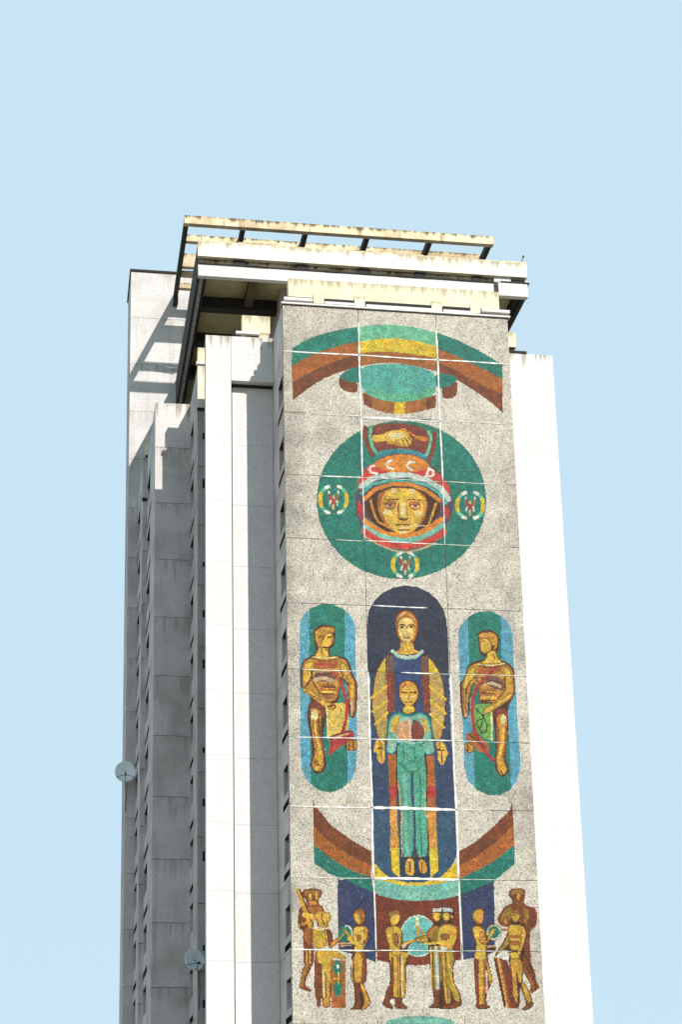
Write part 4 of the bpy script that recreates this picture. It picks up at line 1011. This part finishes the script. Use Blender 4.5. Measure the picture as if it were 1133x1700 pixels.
# --- big roof canopy
CX0, CX1, CY0, CY1 = -3.20, 13.72, 7.0, 21.34
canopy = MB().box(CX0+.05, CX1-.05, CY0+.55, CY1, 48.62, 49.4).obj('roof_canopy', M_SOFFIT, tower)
MB().box(CX0+.3, CX1-.3, CY0+.3, CY1, 49.405, 49.45).obj('roof', M_FELT, canopy)
MB().box(CX0, CX1, CY0, CY0+.26, 48.97, 49.80).obj('upper_fascia', M_FASCIA, canopy)
cop = MB()
xx = CX0
while xx < CX1-.1:
    L = min(random.uniform(.6, 2.2), CX1-xx)
    cop.box(xx, xx+L-.02, CY0+.03, CY0+.34, 49.802, 49.80+random.uniform(.05, .12)); xx += L
cop.obj('coping', M_BEIGE, canopy)
MB().box(CX0+.04, 12.0, CY0+.30, CY0+.55, 48.52, 48.99).obj('recessed_beam', M_BEIGE, canopy)
MB().box(12.0, CX1-.03, CY0+.14, CY0+.55, 48.70, 48.96).obj('recessed_beam', M_WHITE, canopy)
for sx in (-1.11, 2.08, 5.22, 8.16, 11.14):
    MB().box(sx-.28, sx+.28, CY0+.17, CY0+.34, 48.66, 48.965).obj('bracket', M_DARK, canopy)
MB().box(12.9, 13.6, CY0+.05, CY0+.3, 48.80, 48.90).obj('bracket', M_DARK, canopy); MB().box(12.95, 13.62, CY0+.07, CY0+.3, 48.70, 48.76).obj('bracket', M_EDGE, canopy)
MB().box(CX0+.02, 11.92, CY0+.02, CY0+.30, 47.88, 48.52).obj('lower_fascia', M_WHITE, canopy)
dr = MB(); xx = CX0+.02
while xx < 11.9:
    L = min(random.uniform(.25, 1.3), 11.92-xx); dr.box(xx, xx+L, CY0-.02-random.uniform(0,.03), CY0+.34, 48.525, 48.57+random.uniform(0, .07)); xx += L
dr.obj('drip_edge', M_DARK, canopy)
MB().box(12.16, CX1-.02, CY0-.03, CY0+.26, 47.83, 48.56).obj('lower_fascia', M_WHITE, canopy)
MB().box(12.3, CX1+.08, CY0-.06, CY0+.32, 48.57, 48.64).obj('drip_edge', M_DARK, canopy)
MB().box(11.93, 12.15, CY0+.06, CY0+.3, 48.1, 48.35).obj('bracket', M_EDGE, canopy)
# edges that run back: outer board with shade in its colour, grey lip, dark inner beam
for s, x in ((1, CX0), (-1, CX1)):
    a, b_ = sorted((x+.0*s, x+.13*s)); MB().box(a, b_, CY0+.31, CY1, 48.0, 49.72).obj('side_board', M_EDGE, canopy)
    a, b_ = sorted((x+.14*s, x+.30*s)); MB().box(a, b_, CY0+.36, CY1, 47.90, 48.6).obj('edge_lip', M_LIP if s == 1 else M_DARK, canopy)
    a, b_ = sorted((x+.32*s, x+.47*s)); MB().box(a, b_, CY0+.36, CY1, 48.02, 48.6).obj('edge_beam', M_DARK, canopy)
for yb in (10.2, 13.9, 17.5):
    MB().box(CX0+.48, CX1-.48, yb, yb+.55, 48.0, 48.62).obj('soffit_beam', M_DARK, canopy)  # shade on the beam fronts painted in as near black
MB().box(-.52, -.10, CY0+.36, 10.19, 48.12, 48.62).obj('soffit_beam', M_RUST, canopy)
MB().box(1.2, 9.6, 9.0, 21.3, ZR+.03, 48.6).obj('plant_room', M_WALL, tower)
# --- open roof frame (pergola) reaching forward from the core slab
frame = MB().box(-3.38, 13.83, 13.2, 13.52, 54.77, 55.26).obj('roof_frame_beam', M_BEIGE, tower)
for xr in (-3.26, -.14, 3.32, 6.76, 10.30, 13.66):
    MB().box(xr-.12, xr+.12, 13.53, YE-.01, 54.80, 55.20).obj('rafter', M_EDGE if xr < -3 else M_EDGE, frame)  # underside shade painted into the rafter colour
for y, h in ((15.0, .42), (17.6, .85), (18.5, .3), (19.9, .35)):
    MB().box(-3.13, 13.5, y, y+.3, 54.83, 54.83+h-.02).obj('cross_beam', M_BEIGE, frame)
MB().box(-3.40, -3.12, YE-.6, YE-.015, 54.45, 54.795).obj('corbel', M_EDGE, frame)

# ------------------------------------------------------------------ dishes and rods
def dish(loc, radius, normal, label, wall_pt):
    root = bpy.data.objects.new('satellite_dish', None); COL.objects.link(root); root.location = loc
    tag(root, label, 'satellite dish', 'satellite dishes on the side walls')
    n = Vector(normal).normalized(); s = Vector((0,0,1)).cross(n).normalized(); t = n.cross(s)   # t points up the dish
    m = MB(); rings, seg = 7, 32
    def pt(r, a, back): 
        d = .16*radius*((r/radius)**2-1)
        return tuple(s*(r*.95*math.cos(a))+t*(r*math.sin(a))+n*(d-back))
    for back in (0, .025):
        for i in range(rings+1):
            for k in range(seg): m.v.append(pt(radius*i/rings, 2*math.pi*k/seg, back))
    o2 = (rings+1)*seg
    for i in range(rings):
        for k in range(seg):
            j = (k+1) % seg
            m.f.append((i*seg+k, (i+1)*seg+k, (i+1)*seg+j, i*seg+j)); m.f.append((o2+i*seg+k, o2+i*seg+j, o2+(i+1)*seg+j, o2+(i+1)*seg+k))
    for k in range(seg):
        j = (k+1) % seg; a = rings*seg
        m.f.append((a+k, o2+a+k, o2+a+j, a+j))
    m.obj('reflector', M_DISH, root, True)
    foc = n*(radius*.85)-t*(radius*.62)
    for a in (-90, -150, -30):
        q = pt(radius*.97, math.radians(a), 0)
        MB().tube(q, tuple(foc), .016, 6).obj('feed_arm', M_METAL, root)
    MB().tube(tuple(foc+n*.05), tuple(foc-n*.14+t*.06), .055, 10).obj('receiver', M_METAL, root)
    MB().tube(tuple(-n*(radius*.12)), tuple(-n*.32-t*.1), .035, 8).tube(tuple(-n*.32-t*.1), tuple(Vector(wall_pt)-Vector(loc)), .035, 8).obj('bracket', M_METAL, root)
    w0 = Vector(wall_pt)-Vector(loc); cb = MB(); prev = w0
    for i in range(1, 9):
        nxt = w0+Vector((-.02*math.sin(i*1.1), -.03, -.22*i)); cb.tube(tuple(prev), tuple(nxt), .014, 5); prev = nxt
    cb.obj('cable', M_METAL, root)
    return root
dish((-5.86, 20.75, 26.02), .60, (-.03,-.99,.10), 'grey satellite dish at the far left edge, upper of the two', (-5.80, 21.39, 25.75))
dish((-3.43, 5.55, 13.52), .50, (.24,-.95,.20), 'pale satellite dish low beside the white pier, lower of the two', (-3.22, 6.04, 13.2))
a = MB().tube((13.45, 7.2, 49.8), (13.62, 7.2, 50.28), .02, 6).tube((13.62,7.2,50.26),(13.645,7.2,50.34),.05,8)
tag(a.obj('antenna_rod', M_METAL), 'thin tilted antenna rod at the right end of the canopy roof', 'antenna')
a = MB().tube((-3.0, 7.2, 49.8), (-3.0, 7.2, 50.3), .015, 6)
tag(a.obj('antenna_rod', M_METAL), 'thin upright antenna rod at the left end of the canopy roof', 'antenna')
